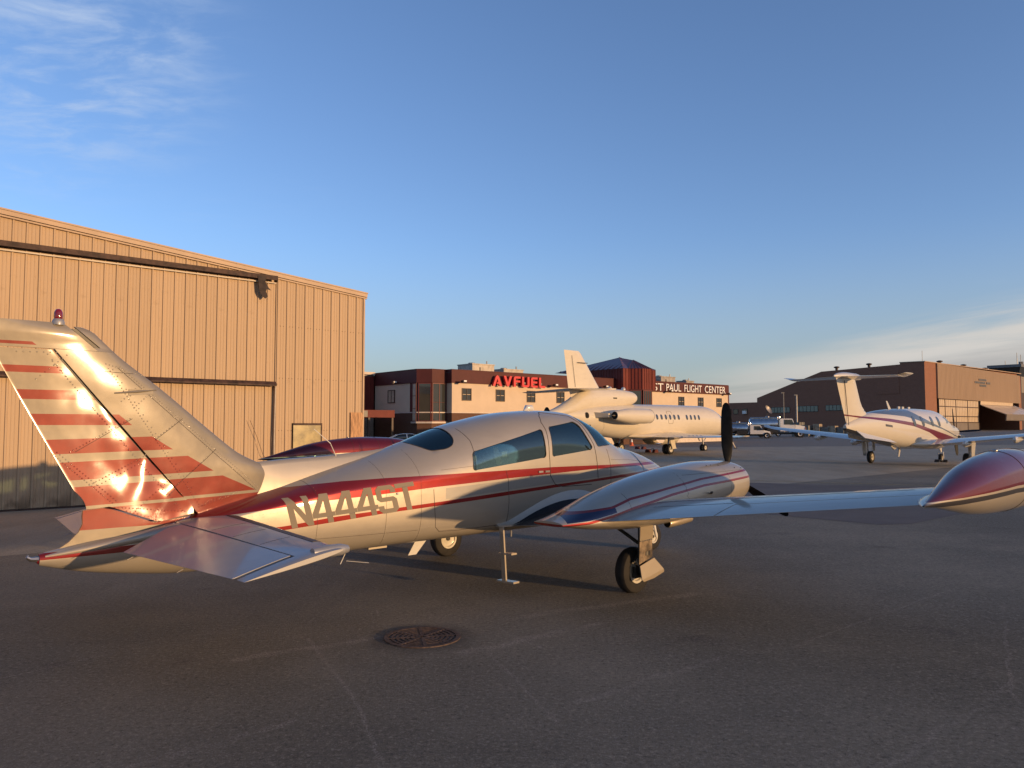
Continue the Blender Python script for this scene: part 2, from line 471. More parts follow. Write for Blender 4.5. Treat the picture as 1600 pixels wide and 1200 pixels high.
class MB:
    def __init__(s):
        s.v, s.f, s.m = [], [], []

    def add(s, vs, fs, m=0):
        k = len(s.v)
        s.v += [tuple(map(float, q)) for q in vs]
        s.f += [tuple(i + k for i in f) for f in fs]
        s.m += [m] * len(fs)
        return s

    def box(s, x0, x1, y0, y1, z0, z1, m=0):
        return s.add([(x0, y0, z0), (x1, y0, z0), (x1, y1, z0), (x0, y1, z0), (x0, y0, z1), (x1, y0, z1), (x1, y1, z1), (x0, y1, z1)],
                     [(0, 3, 2, 1), (4, 5, 6, 7), (0, 1, 5, 4), (1, 2, 6, 5), (2, 3, 7, 6), (3, 0, 4, 7)], m)

    def hexa(s, q, m=0):
        """8 corners: bottom 4 then top 4"""
        return s.add(q, [(0, 3, 2, 1), (4, 5, 6, 7), (0, 1, 5, 4), (1, 2, 6, 5), (2, 3, 7, 6), (3, 0, 4, 7)], m)

    def bar(s, p, q, w, t=None, up=(0, 0, 1), m=0):
        t = t or w
        p, q = Vector(p), Vector(q)
        d = (q - p).normalized()
        a = d.cross(Vector(up))
        if a.length < 1e-4:
            a = d.cross(Vector((1, 0, 0)))
        a.normalize()
        b = a.cross(d)
        a, b = a * w / 2, b * t / 2
        return s.hexa([p - a - b, p + a - b, p + a + b, p - a + b, q - a - b, q + a - b, q + a + b, q - a + b], m)

    def tube(s, pts, r, n=10, m=0):
        pts = [Vector(p) for p in pts]
        rr = r if isinstance(r, (list, tuple)) else [r] * len(pts)
        rings = []
        a = None
        for i, p in enumerate(pts):
            d = (pts[min(i + 1, len(pts) - 1)] - pts[max(i - 1, 0)]).normalized()
            if a is None:
                a = d.cross(Vector((0, 0, 1)))
                if a.length < 1e-3:
                    a = d.cross(Vector((1, 0, 0)))
            a = (a - d * a.dot(d)).normalized()
            b = d.cross(a)
            rings.append([p + (a * math.cos(2 * math.pi * k / n) + b * math.sin(2 * math.pi * k / n)) * rr[i] for k in range(n)])
        return s.rings(rings, m)

    def rings(s, rings, m=0, cap=True, closed=True):
        n = len(rings[0])
        vs = [q for r in rings for q in r]
        fs = []
        for i in range(len(rings) - 1):
            for k in range(n if closed else n - 1):
                fs.append((i * n + k, i * n + (k + 1) % n, (i + 1) * n + (k + 1) % n, (i + 1) * n + k))
        if cap:
            fs.append(tuple(range(n))[::-1])
            fs.append(tuple((len(rings) - 1) * n + k for k in range(n)))
        return s.add(vs, fs, m)

    def lathe(s, prof, o=(0, 0, 0), ax=(0, 0, 1), n=24, m=0, cap=True):
        """prof: (radius, distance along axis)"""
        o, ax = Vector(o), Vector(ax).normalized()
        a = ax.cross(Vector((0, 0, 1)))
        if a.length < 1e-3:
            a = Vector((1, 0, 0))
        a.normalize()
        b = ax.cross(a)
        return s.rings([[o + ax * h + (a * math.cos(2 * math.pi * k / n) + b * math.sin(2 * math.pi * k / n)) * max(r, 1e-4) for k in range(n)] for r, h in prof], m, cap)

    def prism(s, poly, ext, m=0):
        """flat polygon (3D points) pushed along ext"""
        e = Vector(ext)
        n = len(poly)
        vs = [Vector(p) for p in poly] + [Vector(p) + e for p in poly]
        fs = [tuple(range(n))[::-1], tuple(range(n, 2 * n))] + [(i, (i + 1) % n, n + (i + 1) % n, n + i) for i in range(n)]
        return s.add(vs, fs, m)

    def mesh(s, name, mats, smooth=None, recalc=True):
        me = bpy.data.meshes.new(name)
        me.from_pydata(s.v, [], s.f)
        mats = mats if isinstance(mats, (list, tuple)) else [mats]
        for q in mats:
            me.materials.append(q)
        me.polygons.foreach_set('material_index', s.m)
        if recalc:
            bm = bmesh.new()
            bm.from_mesh(me)
            bmesh.ops.recalc_face_normals(bm, faces=bm.faces)
            bm.to_mesh(me)
            bm.free()
        if smooth is not None:
            me.polygons.foreach_set('use_smooth', [True] * len(me.polygons))
            me.set_sharp_from_angle(angle=R(smooth))
        me.update()
        return me

    def build(s, name, mats, parent=None, smooth=None, kind=None, label=None, recalc=True):
        return link_obj(name, s.mesh(name, mats, smooth, recalc), parent, kind, label)


def P(u, v, w):
    """aircraft frame: u forward, v to the right wing, w up"""
    return (u, -v, w)


def pch(x, y, xs):
    x, y = np.asarray(x, float), np.asarray(y, float)
    h = np.diff(x)
    dl = np.diff(y) / h
    d = np.zeros_like(y)
    for i in range(1, len(x) - 1):
        if dl[i - 1] * dl[i] > 0:
            w1, w2 = 2 * h[i] + h[i - 1], h[i] + 2 * h[i - 1]
            d[i] = (w1 + w2) / (w1 / dl[i - 1] + w2 / dl[i])
    d[0], d[-1] = dl[0], dl[-1]
    xs = np.atleast_1d(xs)
    i = np.clip(np.searchsorted(x, xs) - 1, 0, len(x) - 2)
    t = (xs - x[i]) / h[i]
    return (2 * t**3 - 3 * t**2 + 1) * y[i] + (t**3 - 2 * t**2 + t) * h[i] * d[i] + (-2 * t**3 + 3 * t**2) * y[i + 1] + (t**3 - t**2) * h[i] * d[i + 1]


def body_rings(st, n=40, sub=5, inset=0.0, v0=0.0):
    """st rows: (u, top, bottom, half width, height of max width, exponent above, exponent below[, v])"""
    st = np.array(st, float)
    us = []
    for i in range(len(st) - 1):
        us += list(np.linspace(st[i, 0], st[i + 1, 0], sub, endpoint=False))
    us.append(st[-1, 0])
    us = np.array(us)
    c = [pch(st[:, 0], st[:, k], us) for k in range(1, st.shape[1])]
    out = []
    for i, u in enumerate(us):
        top, bot, a, zc, n1, n2 = [c[k][i] for k in range(6)]
        vv = c[6][i] if len(c) > 6 else v0
        top, bot, a = top - inset, bot + inset, max(a - inset, .005)
        zc = min(max(zc, bot + .003), top - .003)
        r = []
        for k in range(n):
            t = 2 * math.pi * k / n
            sn, cs = math.sin(t), math.cos(t)
            e = n1 if cs >= 0 else n2
            hh = (top - zc) if cs >= 0 else (zc - bot)
            r.append(P(u, vv + a * math.copysign(abs(sn) ** (2 / e), sn), zc + hh * math.copysign(abs(cs) ** (2 / e), cs)))
        out.append(r)
    return out


def body(name, st, mats, parent, n=40, sub=5, smooth=35, v0=0.0, label=None):
    return MB().rings(body_rings(st, n, sub, 0, v0)).build(name, mats, parent, smooth, label=label)


def foil(c0, c1, tc, n=10, camber=0.015, cut=True):
    """closed list of (chord fraction, height/chord), upper from c1 forward, lower back"""
    def th(c):
        return 5 * tc * (0.2969 * math.sqrt(max(c, 0)) - 0.1260 * c - 0.3516 * c * c + 0.2843 * c**3 - 0.1030 * c**4)

    def cb(c):
        return camber * 4 * c * (1 - c)
    cs = [c0 + (c1 - c0) * (1 - math.cos(math.pi * k / n)) / 2 for k in range(n + 1)]
    up = [(c, cb(c) + max(th(c), .0008)) for c in reversed(cs)]
    lo = [(c, cb(c) - max(th(c), .0008)) for c in cs]
    if c0 == 0:
        lo = lo[1:]
    return up + lo


def wing_rings(secs, c0, c1, n=10, camber=0.015, grow=0.0):
    """secs: (u of leading edge, v, w of chord line at LE, chord, t/c, w drop to TE)"""
    out = []
    for uL, v, w, ch, tc, drop in secs:
        out.append([P(uL - c * ch, v, w - drop * c + h * ch + (grow if h > 0 else -grow)) for c, h in foil(c0, c1, tc, n, camber)])
    return out


def wingpart(name, secs, c0, c1, mats, parent, side=1, n=10, camber=0.015, smooth=40, grow=0.0, label=None):
    s2 = [(a, b * side, c, d, e, f) for a, b, c, d, e, f in secs]
    return MB().rings(wing_rings(s2, c0, c1, n, camber, grow)).build(name, mats, parent, smooth, label=label)


def lerp_secs(secs, v):
    for a, b in zip(secs, secs[1:]):
        if a[1] <= v <= b[1]:
            t = (v - a[1]) / (b[1] - a[1])
            return tuple(x + (y - x) * t for x, y in zip(a, b))
    return secs[-1] if v > secs[-1][1] else secs[0]


def flat_mesh(polys, holes=None):
    """triangulate 2D outlines (list of (outer, [holes])) -> verts2d, tris"""
    vs, fs = [], []
    for outer, hs in polys:
        loops = [[Vector((x, y, 0)) for x, y in outer]] + [[Vector((x, y, 0)) for x, y in h] for h in hs]
        k = len(vs)
        vs += [(q.x, q.y) for l in loops for q in l]
        fs += [tuple(i + k for i in t) for t in tessellate_polygon(loops)]
    return vs, fs


GLYPH = {
    'N': ([(0, 0), (0, 1), (.17, 1), (.47, .36), (.47, 1), (.64, 1), (.64, 0), (.47, 0), (.17, .64), (.17, 0)], [], .64),
    '4': ([(.40, 0), (.40, .21), (0, .21), (0, .36), (.33, 1), (.57, 1), (.57, .36), (.66, .36), (.66, .21), (.57, .21), (.57, 0)], [[(.18, .36), (.40, .36), (.40, .80)]], .66),
    'S': ([(.64, .72), (.47, .72), (.47, .84), (.17, .84), (.17, .58), (.54, .58), (.64, .48), (.64, .12), (.52, 0), (.12, 0), (0, .12), (0, .28), (.17, .28), (.17, .16), (.47, .16), (.47, .42), (.10, .42), (0, .52), (0, .88), (.12, 1), (.52, 1), (.64, .88)], [], .64),
    'T': ([(.24, 0), (.24, .84), (0, .84), (0, 1), (.66, 1), (.66, .84), (.42, .84), (.42, 0)], [], .66),
    'A': ([(0, 0), (.30, .88), (.42, 1), (.50, 1), (.62, .88), (.94, 0), (.70, 0), (.62, .22), (.40, .22), (.46, .40), (.56, .40), (.46, .70), (.23, 0)], [], .94),
    'V': ([(0, 1), (.24, 1), (.44, .40), (.64, 1), (.88, 1), (.56, .08), (.48, 0), (.40, 0), (.32, .08)], [], .88),
    'F': ([(0, 0), (0, .80), (.05, .94), (.18, 1), (.72, 1), (.72, .80), (.26, .80), (.22, .76), (.22, .62), (.68, .62), (.68, .43), (.22, .43), (.22, 0)], [], .72),
    'U': ([(0, 1), (0, .20), (.06, .06), (.20, 0), (.60, 0), (.74, .06), (.80, .20), (.80, 1), (.58, 1), (.58, .26), (.53, .20), (.27, .20), (.22, .26), (.22, 1)], [], .80),
    'E': ([(.72, 0), (.18, 0), (.05, .06), (0, .20), (0, .80), (.05, .94), (.18, 1), (.72, 1), (.72, .80), (.26, .80), (.22, .76), (.22, .60), (.68, .60), (.68, .41), (.22, .41), (.22, .24), (.26, .20), (.72, .20)], [], .72),
    'L': ([(0, 1), (0, .20), (.06, .06), (.20, 0), (.70, 0), (.70, .20), (.28, .20), (.22, .26), (.22, 1)], [], .70),
}


def boolean(ob, cutter, op):
    md = ob.modifiers.new('b', 'BOOLEAN')
    md.object = cutter
    md.operation = op
    md.solver = 'EXACT'
    dg = bpy.context.evaluated_depsgraph_get()
    me = bpy.data.meshes.new_from_object(ob.evaluated_get(dg))
    ob.modifiers.clear()
    ob.data = me
    me.name = ob.name
    return ob


def wheel(parent, name, c, r, width, rim_r, axis=(0, 1, 0), rim_mat=None, hole=True, n=32):
    """tyre as thing part with rim (and hub) as sub-parts"""
    h = width / 2
    t = MB().lathe([(rim_r, -h * .8), (rim_r * 1.12, -h), (r * .80, -h * 1.0), (r * .93, -h * .82), (r * .985, -h * .45), (r, 0), (r * .985, h * .45), (r * .93, h * .82), (r * .80, h), (rim_r * 1.12, h), (rim_r, h * .8), (rim_r, -h * .8)], c, axis, n, cap=False).build(name, MT['tyre'], parent, 40)
    rm = MB().lathe([(.02, -h * .55), (rim_r * .55, -h * .5), (rim_r * .80, -h * .62), (rim_r * .86, -h * .86), (rim_r * 1.05, -h * .9), (rim_r * 1.05, h * .9), (rim_r * .86, h * .86), (rim_r * .80, h * .62), (rim_r * .55, h * .5), (.02, h * .55)], c, axis, n).build('rim', rim_mat or MT['rim'], t, 30)
    MB().lathe([(rim_r * .22, -h * .80), (rim_r * .22, h * .80)], c, axis, 12).build('hub', MT['dsteel'], t, 40)
    return t


def gz(x):
    s_ = 4 * math.log1p(math.exp(min((x - 8) / 4, 60)))
    return 1.2 * math.tanh(.008 * s_ / 1.2)
# ---------------------------------------------------------------- ground


def sheet(name, poly, z, mat):
    """outline on the ground, cut into strips so that it follows the slope"""
    bm = bmesh.new()
    f = bm.faces.new([bm.verts.new((x, y, 0)) for x, y in poly])
    xs = [p[0] for p in poly]
    x = math.floor(min(xs)) + 1
    while x < max(xs):
        bmesh.ops.bisect_plane(bm, geom=bm.verts[:] + bm.edges[:] + bm.faces[:], plane_co=(x, 0, 0), plane_no=(1, 0, 0))
        x += 1 if x < 30 else 4
    for v in bm.verts:
        v.co.z = gz(v.co.x) + z
    me = bpy.data.meshes.new(name)
    bm.to_mesh(me)
    bm.free()
    me.materials.append(mat)
    return link_obj(name, me, None, 'structure')


def asphalt():
    m, nt, p = newmat('airfield_asphalt')
    v = objco(nt)
    x, y, z = sepxyz(nt, v)
    warp = tex_noise(nt, v, 0.35, 5, .6)
    # near apron is dark asphalt, beyond the joint (parallel to the hangar) an older, paler one, and a darker one again far off
    d1 = M(nt, 'SUBTRACT', M(nt, 'MULTIPLY', M(nt, 'SUBTRACT', y, 12.06), .765), M(nt, 'MULTIPLY', M(nt, 'ADD', x, 8.04), .644))
    d1 = M(nt, 'ADD', d1, M(nt, 'MULTIPLY', M(nt, 'SUBTRACT', warp, .5), .25))
    far1 = band(nt, d1, -.03, .05, 0)
    far2 = band(nt, M(nt, 'ADD', y, M(nt, 'MULTIPLY', M(nt, 'SUBTRACT', warp, .5), 1.0)), 70.5, 71.5, 0)
    g1 = tex_noise(nt, v, 0.22, 6, .62)
    g2 = tex_noise(nt, mapping(nt, v, (3, 5, 0), (0, 0, R(-40)), (1, .35, 1)), 0.8, 7, .65)
    g3 = tex_noise(nt, v, 62, 3, .7)
    g4 = tex_noise(nt, v, 260, 2, .7)
    near = mix(nt, band(nt, g1, .35, .68, 0), (.128, .116, .087), (.218, .193, .142))
    near = mix(nt, M(nt, 'MULTIPLY', band(nt, g2, .5, .72, 0), .35), near, (.26, .23, .17))
    pale = mix(nt, band(nt, g2, .3, .7, 0), (.31, .265, .185), (.40, .342, .245))
    col = mix(nt, far1, near, pale)
    col = mix(nt, far2, col, (.19, .168, .138))
    # oil blots
    bl = tex_noise(nt, mapping(nt, v, (11, 4, 0)), 0.9, 3, .5)
    col = mix(nt, M(nt, 'MULTIPLY', band(nt, bl, .66, .74, 0), .45), col, (.07, .058, .05))
    # aggregate
    col = mix(nt, M(nt, 'MULTIPLY', band(nt, g3, .5, .7, 0), .75), col, mix(nt, .5, col, (.42, .37, .32)))
    col = mix(nt, M(nt, 'MULTIPLY', band(nt, g4, .5, .68, 0), .55), col, mix(nt, .6, col, (.010, .009, .009)))

    # coarse stones showing through, finer salt-and-pepper in between
    g5 = tex_noise(nt, v, 26, 4, .75)
    col = mix(nt, M(nt, 'MULTIPLY', band(nt, g5, .53, .68, 0), .5), col, (.38, .34, .265))
    col = mix(nt, M(nt, 'MULTIPLY', band(nt, g5, .47, .33, 0), .6), col, (.045, .04, .032))
    # tyre scuffs: long faint dark arcs
    sk = tex_noise(nt, mapping(nt, v, (2, 7, 0), (0, 0, R(28)), (.18, 5.5, 1)), 1.0, 5, .6)
    col = mix(nt, M(nt, 'MULTIPLY', band(nt, sk, .62, .74, 0), .28), col, (.05, .044, .04))

    # gravelly, worn joints and cracks: noisy segments on the ground
    def seg(ax, ay, bx, by, wd, wob):
        L2 = (bx - ax)**2 + (by - ay)**2
        px = M(nt, 'ADD', M(nt, 'SUBTRACT', x, ax), M(nt, 'MULTIPLY', M(nt, 'SUBTRACT', tex_noise(nt, v, 2.3, 6, .7), .5), wob))
        py = M(nt, 'ADD', M(nt, 'SUBTRACT', y, ay), M(nt, 'MULTIPLY', M(nt, 'SUBTRACT', tex_noise(nt, mapping(nt, v, (9, 2, 5)), 2.3, 6, .7), .5), wob))
        t = M(nt, 'DIVIDE', M(nt, 'ADD', M(nt, 'MULTIPLY', px, bx - ax), M(nt, 'MULTIPLY', py, by - ay)), L2, clamp=True)
        ex = M(nt, 'SUBTRACT', px, M(nt, 'MULTIPLY', t, bx - ax))
        ey = M(nt, 'SUBTRACT', py, M(nt, 'MULTIPLY', t, by - ay))
        d = M(nt, 'POWER', M(nt, 'ADD', M(nt, 'MULTIPLY', ex, ex), M(nt, 'MULTIPLY', ey, ey)), .5)
        return M(nt, 'SUBTRACT', 1.0, band(nt, d, wd * .3, wd, 0))
    frag = band(nt, tex_noise(nt, mapping(nt, v, (5, 3, 1)), 1.3, 4, .6), .36, .54, 0)
    speck = band(nt, tex_noise(nt, v, 70, 3, .7), .46, .62, 0)
    worn = None
    for a in ((-2.4, 6.8, -.5, 8.0, - .0 + .10, .35), (-.5, 8.0, 2.2, 9.4, .12, .3), (-.45, 7.0, .9, 8.0, .10, .3)):
        s_ = seg(*a)
        worn = s_ if worn is None else M(nt, 'MAXIMUM', worn, s_)
    col = mix(nt, M(nt, 'MULTIPLY', M(nt, 'MULTIPLY', M(nt, 'MULTIPLY', worn, frag), speck), .7), col, (.42, .37, .31))
    cr = None
    for a in ((-1.95, 7.45, -1.2, 5.9, .030, .12), (-1.2, 5.9, -.8, 4.8, .022, .12), (-1.5, 8.6, -1.16, 7.5, .016, .08), (-.25, 8.0, .3, 7.1, .022, .1), (.3, 5.4, -.2, 7.0, .02, .12), (-3.6, 7.2, -2.2, 8.2, .02, .15), (.4, 5.7, 1.9, 6.9, .05, .3), (2.6, 7.2, 5.4, 9.6, .018, .2), (3.6, 5.6, 5.6, 8.9, .022, .2), (-2.6, 4.4, -1.5, 5.4, .05, .3), (-4.4, 6.0, -3.2, 7.4, .018, .2), (2.0, 4.5, 4.0, 6.2, .03, .3)):
        s_ = seg(*a)
        cr = s_ if cr is None else M(nt, 'MAXIMUM', cr, s_)
    col = mix(nt, M(nt, 'MULTIPLY', M(nt, 'MULTIPLY', M(nt, 'MULTIPLY', cr, frag), speck), .55), col, (.42, .37, .32))
    # dark ring of dirt round the drain and a dark streak
    dr = M(nt, 'POWER', M(nt, 'ADD', M(nt, 'POWER', M(nt, 'ADD', x, .86), 2.0), M(nt, 'POWER', M(nt, 'SUBTRACT', y, 7.5), 2.0)), .5)
    ring = M(nt, 'SUBTRACT', 1.0, band(nt, M(nt, 'ADD', dr, M(nt, 'MULTIPLY', M(nt, 'SUBTRACT', tex_noise(nt, v, 6, 5), .5), .3)), .36, .62, 0))
    col = mix(nt, M(nt, 'MULTIPLY', ring, .5), col, (.04, .034, .03))
    nt.links.new(col, p.inputs['Base Color'])
    setp(p, .82, 0, 0, 0, .35)
    hsum = M(nt, 'ADD', M(nt, 'MULTIPLY', g4, .6), M(nt, 'MULTIPLY', g3, .8))
    bump(nt, p, hsum, .8, .015)
    return m


MT['asphalt'] = asphalt()


def plain_asphalt(name, a, b):
    m, nt, p = newmat(name)
    v = objco(nt)
    col = mix(nt, band(nt, tex_noise(nt, v, .6, 6, .65), .3, .7, 0), a, b)
    g3 = tex_noise(nt, v, 90, 2, .6)
    col = mix(nt, M(nt, 'MULTIPLY', band(nt, g3, .52, .75, 0), .4), col, (.2, .18, .16))
    nt.links.new(col, p.inputs['Base Color'])
    setp(p, .85, 0, 0, 0, .35)
    bump(nt, p, g3, .5, .01)
    return m


MT['darkpatch'] = plain_asphalt('darker_asphalt', (.105, .088, .078), (.14, .117, .10))
MT['yellow'] = simple('worn_yellow_paint', (.36, .27, .11), .7, var=.35, scale=5)
xs = [-4000, -1500, -500, -200, -100, -40] + list(range(-20, 41, 1)) + list(range(44, 161, 6)) + [180, 220, 300, 500, 1500, 4000]
ys = [-1500, -300, -100, -40, -10] + list(range(-6, 61, 6)) + [80, 100, 150, 200, 300, 500, 1500, 5000]
g = MB()
nx = len(xs)
g.add([(x, y, gz(x)) for y in ys for x in xs], [(j * nx + i, j * nx + i + 1, (j + 1) * nx + i + 1, (j + 1) * nx + i) for j in range(len(ys) - 1) for i in range(nx - 1)])
g.build('ground', MT['asphalt'], None, 40, 'structure', recalc=False)
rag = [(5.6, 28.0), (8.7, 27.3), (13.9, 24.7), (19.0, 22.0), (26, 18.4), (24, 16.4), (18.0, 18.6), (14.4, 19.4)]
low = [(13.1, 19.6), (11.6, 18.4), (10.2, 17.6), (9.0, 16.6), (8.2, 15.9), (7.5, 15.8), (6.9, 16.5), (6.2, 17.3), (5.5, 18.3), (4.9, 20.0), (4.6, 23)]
sheet('dark_ground_area', rag + low, .004, MT['darkpatch'])  # darker sheet with an irregular outline, just above the ground
sheet('painted_line', [(4.6, 30.95), (13.95, 25.55), (23.5, 20.05), (23.5, 20.17), (13.95, 25.68), (4.6, 31.1)], .006, MT['yellow'])
# storm drain
MT['iron'] = simple('rusty_cast_iron', (.085, .056, .044), .75, .1, var=.45, scale=25, bmp=.3, bscale=80)
dr = thing('storm_drain', 'round rusty cast-iron drain grate set into the asphalt in the foreground', 'drain cover', (-.86, 7.5, 0))
MB().lathe([(.0, .003), (.37, .003)], (0, 0, 0), (0, 0, 1), 40, cap=False).build('drain_dark_disc', MT['darkhole'], dr)  # flat black disc stands for the shade under the grate


def ring(mb, r0, r1, a0, a1, z0, z1, n=16):
    q = []
    for k in range(n + 1):
        a = a0 + (a1 - a0) * k / n
        c, s_ = math.cos(a), math.sin(a)
        q.append([(r0 * c, r0 * s_, z0), (r1 * c, r1 * s_, z0), (r1 * c, r1 * s_, z1), (r0 * c, r0 * s_, z1)])
    mb.rings(q)


fr_ = MB()
ring(fr_, .322, .365, 0, 2 * math.pi * .9999, .0, .014, 56)
fr_.build('drain_frame', MT['iron'], dr)
gr_ = MB()
for k in range(6):
    r0 = .042 + k * .047
    ring(gr_, r0, r0 + .024, 0, 2 * math.pi * .9999, .001, .012, 44)
for k in range(8):
    a = k * math.pi / 4 + .2
    gr_.bar((.02 * math.cos(a), .02 * math.sin(a), .0065), (.32 * math.cos(a), .32 * math.sin(a), .0065), .030, .0135)
gr_.build('drain_grate', MT['iron'], dr)
# ---------------------------------------------------------------- buildings (all share the apron's axis)
BR = math.atan2(.644, .765)


def mat_siding(name, c, streak=.3):
    m, nt, p = newmat(name)
    v = objco(nt)
    f = tex_noise(nt, mapping(nt, v, scale=(1, 1, .15)), 1.2, 7, .65)
    cc = mix(nt, f, tuple(q * .86 for q in c), tuple(min(1, q * 1.10) for q in c))
    sc = band(nt, tex_noise(nt, mapping(nt, v, (4, 1, 2), scale=(14, 14, 1.0)), 1.0, 5, .7), .62, .74, 0)
    cc = mix(nt, M(nt, 'MULTIPLY', sc, streak * 1.4), cc, (.20, .10, .05))
    z = sepxyz(nt, v)[2]
    low = M(nt, 'MULTIPLY', band(nt, z, .55, .05, 0), band(nt, tex_noise(nt, v, 2.2, 5), .38, .62, 0))
    cc = mix(nt, M(nt, 'MULTIPLY', low, .75), cc, (.13, .085, .05))
    oi = nt.nodes.new('ShaderNodeObjectInfo')
    cc = mix(nt, M(nt, 'MULTIPLY', oi.outputs['Random'], .16), cc, tuple(q * .55 for q in c))
    dn = tex_noise(nt, mapping(nt, v, (1, 8, 3)), 1.4, 4, .6)
    cc = mix(nt, M(nt, 'MULTIPLY', band(nt, dn, .64, .72, 0), .25), cc, (.24, .16, .10))
    nt.links.new(cc, p.inputs['Base Color'])
    setp(p, .6, 0, .0, .3, .25)
    bump(nt, p, tex_noise(nt, v, 6, 3), .08, .02)
    return m


MT['siding'] = mat_siding('tan_metal_siding', (.475, .345, .222))
MT['trim'] = simple('tan_trim', (.40, .275, .175), .5, var=.1, scale=2)
MT['track'] = simple('rusty_steel_track', (.055, .030, .022), .7, .2, var=.5, scale=6)
MT['ply'] = simple('plywood', (.40, .22, .105), .7, var=.35, scale=7, stretch=(3, 3, .6))
MT['dirtyglass'] = simple('dusty_wired_glass', (.26, .20, .075), .22, coat=.8, coat_rough=.08, var=.4, scale=4)
MT['rag'] = simple('torn_rubber_seal', (.035, .024, .02), .8, var=.4, scale=9)
MT['cable'] = simple('white_conduit', (.55, .48, .38), .6, var=.1)

hang = thing('metal_hangar', 'tall tan ribbed-metal hangar with rusty sliding-door tracks at left', 'hangar', (-12.12, 18.32, 0), BR)


def htop(s): return 7.24 - .0955 * s


PITCH = .29
PROF = [(0, 0), (.014, -.034), (.052, -.034), (.066, 0), (.125, 0), (.131, -.007), (.145, -.007), (.151, 0), (.205, 0), (.211, -.007), (.225, -.007), (.231, 0)]


def panel(s0, npitch, z0, ztop, y=0.0):
    """ribbed sheet; ztop is a function of s"""
    pr = [(s0 + k * PITCH + a, b + y) for k in range(npitch) for a, b in PROF] + [(s0 + npitch * PITCH - .002, y)]
    n = len(pr)
    vs = [(a, b, z0) for a, b in pr] + [(a, b, ztop(a)) for a, b in pr]
    return MB().add(vs, [(i, i + 1, n + i + 1, n + i) for i in range(n - 1)])


PW = 3 * PITCH
dm_up, dm_lo = None, None
s0 = 6.70 - PW
k = 0
while s0 > -17:
    panel(s0, 3, 6.47, lambda s: htop(s) - .18, .02).build('wall_panel', MT['siding'], hang)
    if dm_up is None:
        dm_up = panel(0, 3, 3.34, lambda s: 6.30, .03).mesh('door_panel', MT['siding'])
        dm_lo = panel(0, 3, .04, lambda s: 3.20, .10).mesh('door_panel', MT['siding'])
    for me in (dm_up, dm_lo):
        o = link_obj('door_panel', me, hang)
        o.location = (s0, 0, 0)
    s0 -= PW
    k += 1
for i in range(3):
    panel(6.715 + i * PW, 3, .03, lambda s: htop(s) - .18, 0).build('wall_panel', MT['siding'], hang)
panel(6.715 + 3 * PW, 1, .03, lambda s: htop(s) - .18, 0).build('wall_panel', MT['siding'], hang)
sc_ = MB()
for z_ in (.35, 1.9, 3.45, 5.0):
    for k_ in range(30):
        x_ = 6.715 + k_ * PITCH / 3 + .02
        if x_ < 9.55:
            sc_.box(x_ - .008, x_ + .008, -.012, -.004, z_ - .008, z_ + .008)
o_ = sc_.build('cladding_screw', MT['track'], hang)
o_['kind'] = 'stuff'
# body behind the sheets, roof
MB().hexa([(-17, .14, 0), (9.60, .14, 0), (9.60, 30, 0), (-17, 30, 0), (-17, .14, htop(-17) - .05), (9.60, .14, htop(9.6) - .05), (9.60, 30, htop(9.6) - .05), (-17, 30, htop(-17) - .05)]).build('wall', MT['trim'], hang)
rf = MB()
rf.hexa([(-17.2, -.10, htop(-17.2) - .04), (9.72, -.10, htop(9.72) - .04), (9.72, 30.2, htop(9.72) - .04), (-17.2, 30.2, htop(-17.2) - .04), (-17.2, -.10, htop(-17.2)), (9.72, -.10, htop(9.72)), (9.72, 30.2, htop(9.72)), (-17.2, 30.2, htop(-17.2))])
rf.build('roof', MT['trim'], hang)
tr = MB()
for a, b, y in ((.045, .15, -.085), (.165, .205, -.06)):
    tr.hexa([(-17.2, y, htop(-17.2) - b), (9.70, y, htop(9.70) - b), (9.70, .02, htop(9.70) - b), (-17.2, .02, htop(-17.2) - b), (-17.2, y, htop(-17.2) - a), (9.70, y, htop(9.70) - a), (9.70, .02, htop(9.70) - a), (-17.2, .02, htop(-17.2) - a)])
tr.build('rake_trim', MT['trim'], hang)
MB().box(9.585, 9.64, -.045, 1.0, .02, htop(9.64) - .2).build('corner_trim', MT['trim'], hang)
t_ = MB()
t_.box(-17, 6.68, -.14, .02, 6.40, 6.465)
t_.box(-17, 6.68, -.15, -.13, 6.33, 6.40)
t_.build('door_track', MT['track'], hang)
MB().box(-17, 6.2, -.06, -.02, 6.235, 6.27).build('door_flashing', MT['cable'], hang)
MB().box(6.36, 6.66, -.06, -.02, 6.245, 6.27).build('door_flashing', MT['cable'], hang)
t_ = MB()
t_.hexa([(-17, -.13, 3.25), (6.72, -.13, 3.25), (6.72, .06, 3.25), (-17, .06, 3.25), (-17, -.05, 3.34), (6.70, -.05, 3.34), (6.70, .06, 3.34), (-17, .06, 3.34)])
t_.box(-17, 6.70, -.13, -.115, 3.205, 3.25)
t_.build('door_track', MT['track'], hang)
MB().box(6.69, 6.712, -.012, .12, .03, 6.30).build('door_jamb', MT['siding'], hang)
MB().box(-17, 6.68, -.02, .13, -.02, .035).build('door_sill', MT['track'], hang)
MB().tube([(6.70, -.05, 3.2), (6.69, -.05, 2.4), (6.68, -.055, 1.6), (6.69, -.05, 1.0), (6.69, -.05, .05)], .018, 6).build('conduit', MT['cable'], hang)
MB().prism([(6.06, -.17, 6.40), (6.32, -.17, 6.40), (6.29, -.16, 6.24), (6.38, -.18, 6.08), (6.45, -.2, 6.0), (6.32, -.19, 6.03), (6.30, -.18, 5.95), (6.36, -.2, 5.82), (6.28, -.21, 5.74), (6.19, -.2, 5.80), (6.10, -.18, 5.95), (6.08, -.16, 6.15)], (0, .015, 0)).build('torn_seal', MT['rag'], hang)
